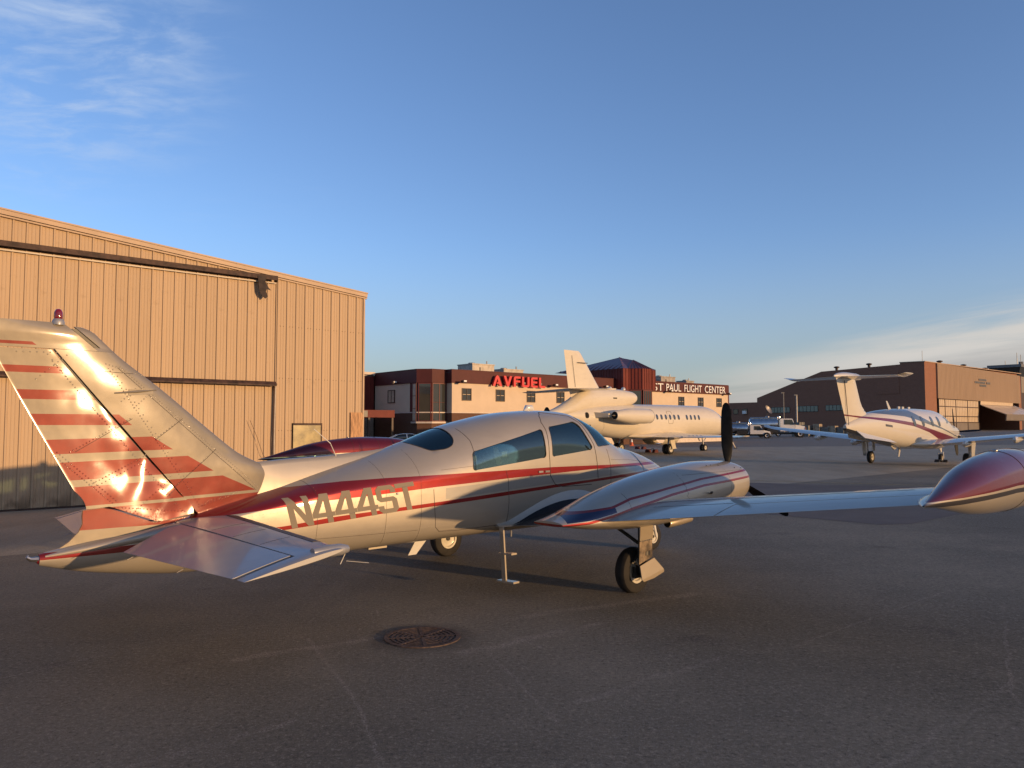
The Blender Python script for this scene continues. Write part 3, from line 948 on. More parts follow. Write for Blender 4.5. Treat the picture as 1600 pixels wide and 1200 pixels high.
w_ = MB().box(7.25, 8.19, -.075, .0, .97, 2.12).build('window', MT['track'], hang)
MB().box(7.255, 8.135, -.082, -.06, .97, 2.055).build('pane', MT['dirtyglass'], w_)
MB().box(9.165, 9.595, -.062, -.04, .75, 2.46).build('plywood_board', MT['ply'], hang)
MB().tube([(5.95, -.05, 2.2), (6.15, -.05, 1.75), (6.35, -.05, 1.2), (6.6, -.05, .9)], .006, 5).build('loose_wire', MT['track'], hang)

# ---------------------------------------------------------------- flight centre
MT['stucco'] = simple('cream_stucco', (.60, .475, .34), .85, var=.05, scale=.6, bmp=.15, bscale=30)
MT['fascia'] = simple('maroon_metal_fascia', (.088, .024, .021), .6, coat=.0, spec=.25, var=.10, scale=.8)
MT['redmetal'] = simple('red_standing_seam', (.15, .030, .022), .6, coat=.0, spec=.25, var=.12, scale=1.2)
MT['roofmetal'] = simple('dark_red_roof', (.10, .032, .040), .4, coat=.3, var=.15, scale=1.2)
MT['cap'] = simple('pale_parapet_cap', (.60, .50, .40), .6, var=.1)
MT['frame'] = simple('bronze_frame', (.05, .028, .02), .5, var=.2)
MT['redframe'] = simple('red_frame', (.15, .03, .024), .5, var=.1)
MT['pane'] = darkglass('window_glass', (.035, .035, .03), .03, 1.0)
MT['blind'] = simple('window_blind', (.50, .43, .30), .6, coat=.5, var=.15, scale=2)
MT['signred'] = simple('red_sign_letter', (.62, .022, .022), .4, coat=.4, var=.05)
MT['signwhite'] = simple('white_sign_letter', (.80, .78, .74), .5, var=.03)
MT['cmu'] = None


def mat_brick(name, c1, c2, mortar, scale, wall='x'):
    m, nt, p = newmat(name)
    v = objco(nt)
    x, y, z = sepxyz(nt, v)
    cb = nt.nodes.new('ShaderNodeCombineXYZ')
    nt.links.new(M(nt, 'ADD', x, y), cb.inputs[0])
    nt.links.new(z, cb.inputs[1])
    b = nt.nodes.new('ShaderNodeTexBrick')
    b.inputs['Scale'].default_value = scale
    b.inputs['Color1'].default_value = (*c1, 1)
    b.inputs['Color2'].default_value = (*c2, 1)
    b.inputs['Mortar'].default_value = (*mortar, 1)
    b.inputs['Mortar Size'].default_value = .012
    b.inputs['Brick Width'].default_value = .5
    b.inputs['Row Height'].default_value = .2
    nt.links.new(cb.outputs[0], b.inputs['Vector'])
    cc = mix(nt, M(nt, 'MULTIPLY', tex_noise(nt, mapping(nt, v, scale=(1, 1, 2)), .5, 6, .7), .6), b.outputs['Color'], tuple(q * .6 for q in c1))
    nt.links.new(cc, p.inputs['Base Color'])
    setp(p, .9, 0, 0, 0, .3)
    bump(nt, p, b.outputs['Fac'], .4, -.01)
    return m


MT['brickb'] = mat_brick('brown_brick', (.13, .062, .036), (.16, .08, .05), (.15, .12, .10), 2.2)
MT['brickr'] = mat_brick('red_brown_brick', (.33, .15, .092), (.26, .12, .075), (.26, .18, .14), 1.6)
MT['cmu'] = mat_brick('grey_block', (.30, .27, .23), (.33, .30, .25), (.16, .14, .12), 1.2)
MT['hvac'] = simple('galvanised_unit', (.30, .27, .24), .5, .5, var=.2, scale=2)
MT['grey'] = simple('grey_metal', (.16, .16, .16), .5, .4, var=.2)

fc = thing('flight_center', 'two-storey cream flight center with maroon fascia and corner bay windows', 'building', (-5.48, 70.0, 0), BR)
FP = [(43.1, 0), (0, 0), (0, .82), (-1.65, .82), (-2.605, 1.775), (-2.6, 9.30)]      # front outline, right to left


def strip(mb, pts, z0, z1, out=0.0, m=0, thick=.25):
    """wall along an open outline; pushed outward by `out`"""
    n = len(pts)
    P2 = [Vector((x, y, 0)) for x, y in pts]
    nr = []
    for i in range(n):
        d = Vector((0, 0, 0))
        if i > 0:
            e = (P2[i] - P2[i - 1]).normalized()
            d += Vector((-e.y, e.x, 0))
        if i < n - 1:
            e = (P2[i + 1] - P2[i]).normalized()
            d += Vector((-e.y, e.x, 0))
        d.normalize()
        # keep the offset distance on mitred corners
        e = (P2[min(i + 1, n - 1)] - P2[max(i, 1) - 1 if i == n - 1 else i]).normalized() if n > 1 else d
        k = abs(Vector((-e.y, e.x, 0)).dot(d))
        nr.append(d / max(k, .4))
    a = [p + q * out for p, q in zip(P2, nr)]
    b = [p + q * (out - thick) for p, q in zip(P2, nr)]
    for i in range(n - 1):
        mb.hexa([(a[i].x, a[i].y, z0), (a[i + 1].x, a[i + 1].y, z0), (b[i + 1].x, b[i + 1].y, z0), (b[i].x, b[i].y, z0), (a[i].x, a[i].y, z1), (a[i + 1].x, a[i + 1].y, z1), (b[i + 1].x, b[i + 1].y, z1), (b[i].x, b[i].y, z1)], m)
    return mb


# outline runs right-to-left so that the outward side is +normal
strip(MB(), FP, 0, 3.22).build('brick_base', MT['brickb'], fc)
strip(MB(), FP, .0, .9, .03, thick=.26).build('concrete_plinth', MT['cap'], fc)
strip(MB(), FP, 3.225, 3.32, .06).build('ledge', MT['cap'], fc)
strip(MB(), [FP[0], FP[1], FP[2]], 3.325, 5.97).build('stucco_wall', MT['stucco'], fc)
strip(MB(), [(-2.6, 3.0), (-2.6, 9.30)], 3.325, 5.97).build('stucco_wall', MT['stucco'], fc)
strip(MB(), FP, 5.975, 7.17, .10).build('fascia', MT['fascia'], fc)
strip(MB(), FP, 7.172, 7.23, .13).build('parapet_cap', MT['fascia'], fc)
MB().prism([(43.0, .2, 6.9), (-.1, .2, 6.9), (-.1, 1.0, 6.9), (-1.7, 1.0, 6.9), (-2.5, 1.9, 6.9), (-2.5, 9.2, 6.9), (-14, 9.5, 6.9), (-14, 22, 6.9), (43.0, 22, 6.9)], (0, 0, .1)).build('roof', MT['grey'], fc)
MB().box(43.1, 43.35, -.0, 22, 0, 7.17).build('end_wall', MT['fascia'], fc)
MB().box(-14, 43.1, 21.8, 22.1, 0, 7.1).build('rear_wall', MT['brickb'], fc)


def window(parent, o, dx_, w, z0, z1, nx_=2, nz_=2, fm='frame', gm='pane', depth=.07, blind=False):
    """o: (x, y) of the left jamb, dx_: unit vector along the wall; frame proud of the wall with panes set into it"""
    ox, oy = o
    ux, uy = dx_
    nxv, nyv = uy, -ux

    def q(s, t, z): return (ox + ux * s + nxv * t, oy + uy * s + nyv * t, z)

    def bx(mb, s0, s1, t0, t1, za, zb, m=0):
        mb.hexa([q(s0, t0, za), q(s1, t0, za), q(s1, t1, za), q(s0, t1, za), q(s0, t0, zb), q(s1, t0, zb), q(s1, t1, zb), q(s0, t1, zb)], m)
    b = .07
    f = MB()
    bx(f, 0, w, 0, depth, z0, z0 + b)
    bx(f, 0, w, 0, depth, z1 - b, z1)
    bx(f, 0, b, 0, depth, z0 + b, z1 - b)
    bx(f, w - b, w, 0, depth, z0 + b, z1 - b)
    for i in range(1, nx_):
        bx(f, w * i / nx_ - b * .4, w * i / nx_ + b * .4, 0, depth, z0 + b, z1 - b)
    wo_ = f.build('window', MT[fm], parent)
    for i in range(nx_):
        for j in range(nz_):
            s0_, s1_ = w * i / nx_ + b * .45, w * (i + 1) / nx_ - b * .45
            za, zb = z0 + (z1 - z0) * j / nz_ + b * .35, z0 + (z1 - z0) * (j + 1) / nz_ - b * .35
            g_ = MB()
            bx(g_, s0_, s1_, .005, depth * .45, za, zb)
            g_.build('pane', MT[gm], wo_)
    return wo_


for s0_, z0_, z1_ in ((1.11, 4.38, 5.53), (5.13, 4.38, 5.53), (9.07, 4.38, 5.53), (13.1, 4.38, 5.53), (17.0, 4.38, 5.53), (33.0, 4.42, 5.53), (36.8, 4.42, 5.53), (40.6, 4.42, 5.53)):
    window(fc, (s0_, 0), (1, 0), 1.09, z0_, z1_)
window(fc, (-2.6, 6.82), (0, -1), 1.25, 4.22, 5.45, gm='blind')
# corner bay: tall glazing
window(fc, (-2.6, 2.55), (0, -1), .70, 2.45, 5.95, 1, 3, 'redframe', 'blind')
window(fc, (-2.605 + .08, 1.775 - .08), (.7071, -.7071), 1.2, 2.45, 5.95, 1, 1, 'redframe')
window(fc, (-1.62, .82), (1, 0), 1.55, 2.45, 5.95, 2, 2, 'redframe')
strip(MB(), FP[2:5] + [(-2.605, 2.6)], 2.28, 2.44, .14, thick=.3).build('bay_sill', MT['cap'], fc)
strip(MB(), FP[2:5] + [(-2.605, 3.0)], 3.33, 5.97, -.02, thick=.2).build('bay_wall', MT['fascia'], fc)
# lettering
for word, s0_, z0_, hgt, wid in (('AVFUEL', 4.35, 5.82, 1.02, 0),):
    s_ = s0_
    for ch in word:
        outer, holes, adv = GLYPH[ch]
        vs, fs = flat_mesh([(outer, holes)])
        sc = 1.20
        k = len(vs)
        q = MB()
        L = [outer] + holes
        q.add([(s_ + x * sc, -.55, z0_ + y * hgt) for x, y in vs] + [(s_ + x * sc, -.32, z0_ + y * hgt) for x, y in vs], fs + [tuple(i + k for i in f[::-1]) for f in fs])
        off = 0
        for lp in L:
            n_ = len(lp)
            q.f += [(off + i, off + (i + 1) % n_, k + off + (i + 1) % n_, k + off + i) for i in range(n_)]
            q.m += [0] * n_
            off += n_
        q.build('sign_letter', MT['signred'], fc)
        MB().box(s_ + .3 * adv * sc, s_ + .7 * adv * sc, -.32, -.1, z0_ + .3, z0_ + .5).build('letter_bracket', MT['grey'], fc)
        s_ += adv * sc + .20


def text_mesh(body_, size, depth):
    cu = bpy.data.curves.new('t', 'FONT')
    cu.body = body_
    cu.size = size
    cu.extrude = depth
    o = bpy.data.objects.new('t', cu)
    COL.objects.link(o)
    me = bpy.data.meshes.new_from_object(o.evaluated_get(bpy.context.evaluated_depsgraph_get()))
    bpy.data.objects.remove(o)
    return me


def sign(parent, text, s0, y, z0, width, height, mat, name, depth=.04):
    me = text_mesh(text, 1.0, .02)
    co = [v.co.copy() for v in me.vertices]
    x0, x1 = min(c.x for c in co), max(c.x for c in co)
    y0, y1 = min(c.y for c in co), max(c.y for c in co)
    for v in me.vertices:
        c = v.co
        v.co = (s0 + (c.x - x0) / (x1 - x0) * width, y + (-c.z / .02) * depth, z0 + (c.y - y0) / (y1 - y0) * height)
    me.materials.clear()
    me.materials.append(mat)
    return link_obj(name, me, parent)


for wd, a, b in (('ST', 28.2, 30.0), ('PAUL', 30.55, 33.3), ('FLIGHT', 33.95, 37.35), ('CENTER', 38.0, 42.3)):
    sign(fc, wd, a, -.17, 6.12, b - a, .86, MT['signwhite'], 'sign_word')
# octagonal entrance tower
TW = [(27.35, 5.0), (27.35, -1.17), (26.45, -1.17), (25.4, -2.22), (23.9, -2.22), (22.85, -1.17), (21.95, -1.17), (21.95, 5.0)]
strip(MB(), TW, 6.05, 8.32, .0).build('tower_cladding', MT['redmetal'], fc)
sm = MB()
for (a, b) in zip(TW, TW[1:]):
    L = math.hypot(a[0] - b[0], a[1] - b[1])
    n_ = max(1, round(L / .42))
    ex, ey = (b[0] - a[0]) / L, (b[1] - a[1]) / L
    nx_, ny_ = -ey, ex
    for k in range(n_ + 1):
        x, y = a[0] + ex * L * k / n_, a[1] + ey * L * k / n_
        sm.bar((x + nx_ * .03, y + ny_ * .03, 6.06), (x + nx_ * .03, y + ny_ * .03, 8.30), .05, .07, (ex, ey, 0))
sm.build('standing_seams', MT['redmetal'], fc)
strip(MB(), TW, 5.95, 6.045, .06).build('tower_soffit', MT['fascia'], fc)
rfp = [(x, y, 8.33) for x, y in TW]
ox = [(Vector((x, y, 0)) - Vector((25.15, 1.9, 0))).normalized() * .08 for x, y in TW]
rfp = [(x + o.x, y + o.y, 8.32) for (x, y), o in zip(TW, ox)]
apx, bay_apx = (24.85, 2.0, 9.86), (24.85, -.1, 9.42)
ro = MB()
ro.add(rfp + [apx, bay_apx, (27.5, 9.5, 8.32), (21.8, 9.5, 8.32)],
       [(0, 1, 8), (1, 2, 9, 8), (2, 3, 9), (3, 4, 9), (4, 5, 9), (5, 6, 8, 9), (6, 7, 8), (7, 11, 8), (11, 10, 8), (10, 0, 8), (0, 7, 6, 5, 4, 3, 2, 1), (0, 10, 11, 7)])
ro.build('tower_roof', MT['roofmetal'], fc)
sm = MB()


def roofseam(p, q_): sm.bar(p, q_, .05, .06)


for k in range(1, 14):
    t = k / 14
    a = Vector(rfp[6]).lerp(Vector((21.8, 9.5, 8.32)), t)
    up_ = Vector(apx) if a.y > 2 else Vector(apx)
    frac = max(.04, 1 - abs(a.y - 2.0) / (3.4 if a.y < 2 else 7.5))
    top = Vector((a.x + (25.15 - a.x) * frac, a.y, a.z + (9.86 - 8.32) * frac))
    roofseam(a + Vector((0, 0, .03)), top + Vector((0, 0, .03)))
for i in (1, 2, 3, 4, 5, 6):
    tgt = Vector(apx) if i in (1, 6) else Vector(bay_apx)
    roofseam(Vector(rfp[i]) + Vector((0, 0, .03)), tgt + Vector((0, 0, .03)))
for i, j in ((2, 3), (3, 4), (4, 5)):
    for t in (.25, .5, .75):
        a = Vector(rfp[i]).lerp(Vector(rfp[j]), t)
        b_ = a.lerp(Vector(bay_apx), .72)
        roofseam(a + Vector((0, 0, .03)), b_ + Vector((0, 0, .03)))
sm.build('roof_seams', MT['roofmetal'], fc)
strip(MB(), TW, 0, 3.0, -.02).build('tower_base', MT['brickb'], fc)
strip(MB(), TW, 3.0, 5.95, -.25, thick=.1).build('tower_back_wall', MT['frame'], fc)
window(fc, (22.0, -1.17), (1, 0), .80, 3.0, 5.94, 1, 2, 'redframe', 'pane')
window(fc, (22.88, -1.20), (.7071, -.7071), 1.36, 3.0, 5.94, 1, 1, 'redframe', 'pane')
window(fc, (23.95, -2.22), (1, 0), 1.42, 3.0, 5.94, 4, 1, 'redframe', 'pane')
# roof plant
for x0_, x1_, y0_, y1_, z1_ in ((4.0, 6.7, 2.2, 4.6, 8.12), (8.6, 11.2, 3.0, 5.0, 7.86), (31.0, 34.2, 5.0, 7.4, 7.95), (34.8, 37.6, 4.0, 6.0, 8.25), (41.2, 42.8, 5.0, 6.6, 8.0)):
    u_ = MB()
    u_.box(x0_, x1_, y0_, y1_, 7.0, z1_ - .10)
    u_.box(x0_ - .06, x1_ + .06, y0_ - .06, y1_ + .06, z1_ - .10, z1_)
    u_.box(x0_ + .9, x0_ + 1.6, y0_ - .12, y0_, 7.1, z1_ - .35)
    u_.lathe([(.35, z1_), (.35, z1_ + .12), (.28, z1_ + .16)], (x0_ + .8, (y0_ + y1_) / 2, 0), (0, 0, 1), 14)
    u_.tube([(x1_ - .7, y0_ + .3, z1_), (x1_ - .7, y0_ + .3, z1_ + .32)], .06, 8)
    tag(u_.build('rooftop_unit', MT['hvac'], None, 40), {4.0: 'galvanised air-handling unit on the roof left of the red letters, the leftmost', 8.6: 'low galvanised air unit on the roof above the red letters', 31.0: 'long grey air unit on the roof just right of the red tower', 34.8: 'tall grey air unit above the white word PAUL', 41.2: 'small grey air unit at the right end of the flight center roof'}[x0_], 'air unit', 'air units on the flight center roof')
ruc = [q for q in COL.objects if q.name.startswith('rooftop_unit')]
for q in ruc:
    q.location = (-5.48, 70.0, 0)
    q.rotation_euler = (0, 0, BR)
# roof aerial
ae = MB()
ae.tube([(20.6, 5, 7.0), (20.6, 5, 9.5)], .03, 6)
for k, (z_, l_) in enumerate(((9.45, 1.3), (9.2, 1.0), (9.0, .7))):
    ae.tube([(20.6 - l_, 5, z_ + .05), (20.6 + l_, 5, z_ - .05)], .018, 5)
    ae.tube([(20.6 - l_ * .5, 4.4, z_), (20.6 + l_ * .5, 5.6, z_)], .018, 5)
a_ = tag(ae.build('roof_aerial', MT['grey']), 'spidery television aerial on the flight center roof left of the red tower', 'aerial')
a_.location, a_.rotation_euler = (-5.48, 70, 0), (0, 0, BR)
# floodlights on the fascia
fl_lab = ['floodlight on the shaded end wall of the flight center', 'twin floodlight at the left corner of the sunlit cream wall', 'floodlight below the last red letter', 'floodlight beside the white jet tail on the maroon fascia', 'floodlight under the white word PAUL', 'floodlight at the far right corner of the maroon fascia']
for (s_, y_, z_, ex, ey), lb in zip(((-2.62, 4.6, 6.05, -1, 0), (.75, 0, 6.05, 0, -1), (12.2, 0, 6.1, 0, -1), (19.6, 0, 6.2, 0, -1), (30.6, 0, 6.05, 0, -1), (42.2, 0, 6.05, 0, -1)), fl_lab):
    t = thing('floodlight', lb, 'floodlight', (-5.48 + .765 * s_ - .644 * y_, 70 + .644 * s_ + .765 * y_, z_), BR, 'floodlights on the flight center')
    MB().bar((ex * .1, ey * .1, 0), (ex * .75, ey * .75, .05), .06).build('arm', MT['frame'], t)
    MB().hexa([(ex * .75 - .2, ey * .75 - .2, -.12), (ex * .75 + .2, ey * .75 - .2, -.12), (ex * .75 + .2, ey * .75 + .1, -.05), (ex * .75 - .2, ey * .75 + .1, -.05), (ex * .75 - .22, ey * .75 - .25, .15), (ex * .75 + .22, ey * .75 - .25, .15), (ex * .75 + .2, ey * .75 + .15, .12), (ex * .75 - .2, ey * .75 + .15, .12)]).build('lamp_head', MT['frame'], t)
    MB().box(ex * .75 - .15, ex * .75 + .15, ey * .75 - .30, ey * .75 - .262, .0, .14).build('lamp_glass', MT['signwhite'], t)
# red wing behind the hangar, canopy in front of it
MB().box(-14, -2.75, 9.30, 9.55, 3.2, 7.05).build('red_cladding', MT['redmetal'], fc)
sm = MB()
for k in range(28):
    sm.bar((-13.9 + k * .4, 9.27, 3.2), (-13.9 + k * .4, 9.27, 7.03), .05, .06)
sm.build('standing_seams', MT['redmetal'], fc)
MB().box(-14.1, -2.75, 9.05, 22, 7.055, 7.30).build('parapet_cap', MT['cap'], fc)
MB().box(-14, -2.75, 9.30, 9.60, 0, 3.195).build('block_wall', MT['cmu'], fc)
MB().box(-5.6, -4.5, 9.24, 9.30, .1, 2.1).build('entrance_door', MT['frame'], fc)
cn = thing('entrance_canopy', 'flat red-brown entrance canopy on posts between the hangar and flight center', 'canopy', (-5.48, 70.0, 0), BR)
MB().box(-10.5, -4.2, 3.0, 9.2, 2.80, 3.46).build('canopy_roof', MT['redmetal'], cn)
MB().box(-10.4, -7.0, 2.93, 2.995, 2.84, 3.40).build('canopy_panel', simple('grey_sign_panel', (.22, .20, .16), .6), cn)
for s_ in (-6.75, -4.35):
    MB().box(s_ - .09, s_ + .09, 3.1, 3.28, 0, 2.80).build('post', MT['frame'], cn)

# ---------------------------------------------------------------- brick hangar on the right
GB = gz(104)
bh = thing('brick_hangar', 'large dark brick hangar with beige metal front and half-open door at right', 'hangar', (102.3, 190.0, GB), BR)
bw = MB()
bw.prism([(0, 0, 0), (0, 0, 17.3), (0, 5.88, 17.4), (0, 5.88, 17.0), (0, 26.9, 16.3), (0, 46.9, 9.6), (0, 46.9, 0)], (6.9, 0, 0))
bw.build('brick_wall', MT['brickr'], bh)
MB().prism([(7.0, .3, 8.8), (7.0, .3, 17.1), (7.0, 5.9, 17.0), (7.0, 26.9, 16.2), (7.0, 46.9, 9.5), (7.0, 46.9, 0), (7.0, 44, 0), (7.0, 44, 8.8)], (61, 0, 0)).build('roof_body', MT['brickr'], bh)
MB().box(68.0, 70.2, 0, 46, 0, 16.6).build('end_wall', MT['brickr'], bh)
MB().box(-.12, .0, 6.2, 12.0, 9.6, 15.2).build('wall_bay', MT['brickr'], bh)
MB().prism([(-.15, -.2, 17.3), (-.15, 5.95, 17.42), (-.15, 5.95, 17.60), (-.15, -.2, 17.50)], (70.5, 0, 0)).build('coping', MT['trim'], bh)
MT['beigefront'] = simple('beige_door_head', (.30, .205, .13), .6, var=.07, scale=.3, stretch=(6, 6, .2))
fp_ = MB()
n_ = 150
for k in range(n_):
    a, b = 6.9 + 61.2 * k / n_, 6.9 + 61.2 * (k + 1) / n_
    d_ = -.38 if k % 2 else -.42
    za, zb = 17.28 - .62 * k / n_, 17.28 - .62 * (k + 1) / n_
    fp_.hexa([(a, d_, 8.40 - .2 * k / n_), (b, d_, 8.40 - .2 * k / n_), (b, 0, 8.4), (a, 0, 8.4), (a, d_, za), (b, d_, zb), (b, 0, zb), (a, 0, za)])
fp_.build('door_head', MT['beigefront'], bh)
MT['translucent'] = simple('ribbed_translucent_panel', (.55, .43, .29), .5, coat=.3, var=.06, scale=1)
MT['doorpanel'] = simple('grey_brown_door_panel', (.17, .14, .115), .6, var=.08, scale=.5)
dp_x = [8.0, 12.0, 18.8, 26.2, 33.2]
dp_z = [2.35, 4.4, 7.0, 8.35][::1]
DX = [8.0, 11.9, 19.0, 27.0, 35.0]
DZ = [2.35, 3.9, 6.4, 8.30]
for i in range(4):
    for j in range(3):
        q = MB()
        x0_, x1_ = DX[i] + .12, DX[i + 1] - .12
        nr_ = max(3, round((x1_ - x0_) / 1.15))
        for k in range(nr_):
            a, b = x0_ + (x1_ - x0_) * k / nr_, x0_ + (x1_ - x0_) * (k + 1) / nr_
            c = a + (b - a) * .62
            q.hexa([(a, -.06, DZ[j] + .1), (c, -.06, DZ[j] + .1), (c, .05, DZ[j] + .1), (a, .05, DZ[j] + .1), (a, -.06, DZ[j + 1] - .1), (c, -.06, DZ[j + 1] - .1), (c, .05, DZ[j + 1] - .1), (a, .05, DZ[j + 1] - .1)])
            q.hexa([(c, .0, DZ[j] + .1), (b, .0, DZ[j] + .1), (b, .05, DZ[j] + .1), (c, .05, DZ[j] + .1), (c, .0, DZ[j + 1] - .1), (b, .0, DZ[j + 1] - .1), (b, .05, DZ[j + 1] - .1), (c, .05, DZ[j + 1] - .1)])
        q.build('door_pane', MT['translucent'], bh)
q = MB()
for x_ in DX:
    q.box(x_ - .14, x_ + .14, -.10, .12, .0, 8.35)
for z_ in DZ:
    q.box(DX[0], DX[-1], -.08, .10, z_ - .12, z_ + .12)
q.build('door_frame', MT['frame'], bh)
MB().box(DX[0] + .15, DX[-1] - .15, .0, .1, .05, 2.22).build('door_panel', MT['doorpanel'], bh)
MB().box(35.0, 68.0, 12, 12.3, 0, 8.6).build('interior_shade_wall', MT['darkhole'], bh)  # blackened wall stands for the dark of the hangar interior
MB().box(7.0, 68.0, .4, 30, 8.5, 8.8).build('ceiling', MT['frame'], bh)
# the open bifold leaf: upper and lower half hinged outwards
q = MB()
q.hexa([(36.0, -.2, 7.3), (62.0, -.2, 7.3), (62, -.0, 7.3), (36, 0, 7.3), (36.0, -.25, 8.3), (62.0, -.25, 8.3), (62, 0, 8.3), (36, 0, 8.3)])
q.build('door_leaf', MT['translucent'], bh)
for k in range(4):
    q = MB()
    a, b = 36.0 + 6.6 * k, 36.0 + 6.6 * (k + 1) - .25
    q.hexa([(a, -.35, 7.15), (b, -.35, 7.15), (b, -.2, 7.05), (a, -.2, 7.05), (a, -.4, 7.2), (b, -.4, 7.2), (b, -.2, 7.25), (a, -.2, 7.25)])
    q.hexa([(a, -6.5, 4.6), (b, -6.5, 4.6), (b, -6.3, 4.45), (a, -6.3, 4.45), (a, -.4, 7.2), (b, -.4, 7.2), (b, -.3, 7.05), (a, -.3, 7.05)])
    q.build('door_leaf', MT['translucent'], bh)
MB().hexa([(36, -6.4, 2.9), (62.2, -6.4, 2.9), (62.2, -6.1, 2.8), (36, -6.1, 2.8), (36, -6.55, 4.55), (62.2, -6.55, 4.55), (62.2, -6.3, 4.45), (36, -6.3, 4.45)]).build('door_leaf', MT['doorpanel'], bh)
MB().bar((62.3, -.3, 7.2), (62.3, -6.4, 4.4), .5, .5).build('door_arm', MT['signwhite'], bh)
# three lines of raised lettering, too small to read from the apron
q = MB()
for z_, a, b, n_ in ((13.9, 34.6, 40.4, 7), (13.1, 31.6, 43.2, 12), (12.3, 35.2, 40.0, 6)):
    for k in range(n_):
        if z_ == 13.1 and k == 8:
            continue
        x_ = a + (b - a) * k / n_
        q.box(x_, x_ + (b - a) / n_ * .72, -.55, -.42, z_, z_ + .55)
q.build('wall_lettering', MT['grey'], bh)
# windows in the shaded wall
for y0_, y1_, z0_, z1_ in ((28.0, 34.6, 5.3, 7.0), (36.4, 42.2, 5.1, 6.8), (19.6, 25.8, 5.5, 7.1)):
    n_ = 6
    wf = MB().box(-.10, .02, y0_, y1_, z0_, z1_).build('window', MT['frame'], bh)
    for k in range(n_):
        a = y0_ + (y1_ - y0_) * k / n_
        MB().box(-.15, -.105, a + .08, a + (y1_ - y0_) / n_ - .08, z0_ + .12, z1_ - .12).build('pane', simple('greenish_pane', (.15, .19, .16), .15, coat=.6, var=.15) if k == 0 and y0_ == 28.0 else bpy.data.materials['greenish_pane'], wf)
# roof vents, mast
for k, (s_, y_, z_) in enumerate(((.6, 22.8, 16.5), (.6, 14.0, 16.8), (12.0, 1.0, 17.3), (28.0, 1.0, 17.15), (44, 1.0, 17.0))):
    q = MB().lathe([(.35, 0), (.35, .5), (.7, .65), (.75, .9), (.3, 1.05)], (s_, y_, z_), (0, 0, 1), 12).build('roof_vent', MT['frame'], bh, 40)
MB().tube([(1.4, 1, 17.2), (1.4, 1, 20.2)], .05, 6).build('roof_mast', MT['grey'], bh)
MB().box(.2, 6.8, 46.95, 57.5, 0, 8.35).build('annex', MT['brickr'], bh)
for y0_ in (50.2, 53.4, 55.9):
    wf = MB().box(.10, .22, y0_, y0_ + 1.7, 4.9, 6.5).build('window', MT['frame'], bh)
    MB().box(.05, .095, y0_ + .15, y0_ + 1.55, 5.05, 6.35).build('pane', MT['pane'], wf)
MB().box(-.6, .1, 50.4, 51.6, 5.0, 5.9).build('window_cooler', MT['signwhite'], bh)
# control tower behind
ct = thing('control_tower', 'control tower cab with aerials behind the right end of the brick hangar', 'control tower', (183.6, 280, gz(180)), BR)
MB().box(-4, 6, -3, 7, 0, 13.0).build('shaft', MT['frame'], ct)
MB().box(-4, 6, -3.2, 7, 13.0, 18.8).build('upper_shaft', simple('grey_tan_cladding', (.22, .19, .155), .7), ct)
MB().hexa([(-3.2, -2.2, 18.8), (5.2, -2.2, 18.8), (5.2, 6, 18.8), (-3.2, 6, 18.8), (-4.2, -3.2, 22.3), (6.2, -3.2, 22.3), (6.2, 7, 22.3), (-4.2, 7, 22.3)]).build('cab_glass', MT['pane'], ct)
MB().box(-4.6, 6.6, -3.6, 7.4, 22.3, 23.3).build('cab_roof', MT['grey'], ct)
for x_, y_, h_ in ((-3.5, -2, 4.2), (-1.2, -2.5, 3.6), (3.5, 0, 2.6), (5.6, -2, 3.6), (.5, 3, 1.8)):
    MB().tube([(x_, y_, 23.3), (x_, y_, 23.3 + h_)], .09, 6).build('aerial', MT['grey'], ct)
MB().box(-.9, .3, -2.9, -1.7, 23.3, 24.4).build('equipment_box', MT['grey'], ct)
# ---------------------------------------------------------------- the twin-engine aeroplane in front
CX, CY, CA = 0.2219, 10.8515, 46.5996
plane = thing('twin_engine_airplane', 'cream and red twin-engine propeller airplane with tip tanks, nearest the camera', 'airplane', (CX, CY, 0), R(90 - CA))

FUS = [
    (-5.97,.92,.82,.045,.87,2,2), (-5.6,.99,.72,.12,.90,2,2), (-5.2,1.04,.655,.19,.95,2,2.2), (-4.8,1.13,.61,.26,1.03,1.9,2.3),
    (-4.4,1.23,.60,.33,1.12,1.8,2.7), (-4.0,1.33,.605,.395,1.20,1.7,3.0), (-3.3,1.53,.63,.48,1.31,1.6,3.5), (-2.4,1.765,.655,.575,1.38,1.6,4.2),
    (-1.64,2.01,.665,.63,1.42,1.85,4.6), (-1.2,2.11,.665,.645,1.44,2.15,4.6), (-.55,2.215,.665,.66,1.45,2.5,4.6), (.07,2.25,.665,.665,1.45,2.6,4.6),
    (.46,2.24,.665,.665,1.43,2.5,4.6), (1.02,2.10,.665,.655,1.36,2.2,4.6), (1.31,1.935,.67,.645,1.30,2.0,3.8), (1.66,1.755,.68,.63,1.24,1.9,3.8),
    (1.95,1.70,.70,.59,1.18,1.85,2.6), (2.41,1.585,.74,.50,1.13,1.95,2.4), (2.84,1.42,.80,.37,1.09,2.0,2.2), (3.1,1.28,.88,.23,1.07,2,2),
    (3.22,1.12,1.0,.06,1.06,2,2)]


def signed(mb_v, mb_f):
    vol = 0.0
    for f in mb_f:
        a = Vector(mb_v[f[0]])
        for i in range(1, len(f) - 1):
            vol += a.dot(Vector(mb_v[f[i]]).cross(Vector(mb_v[f[i + 1]])))
    return vol


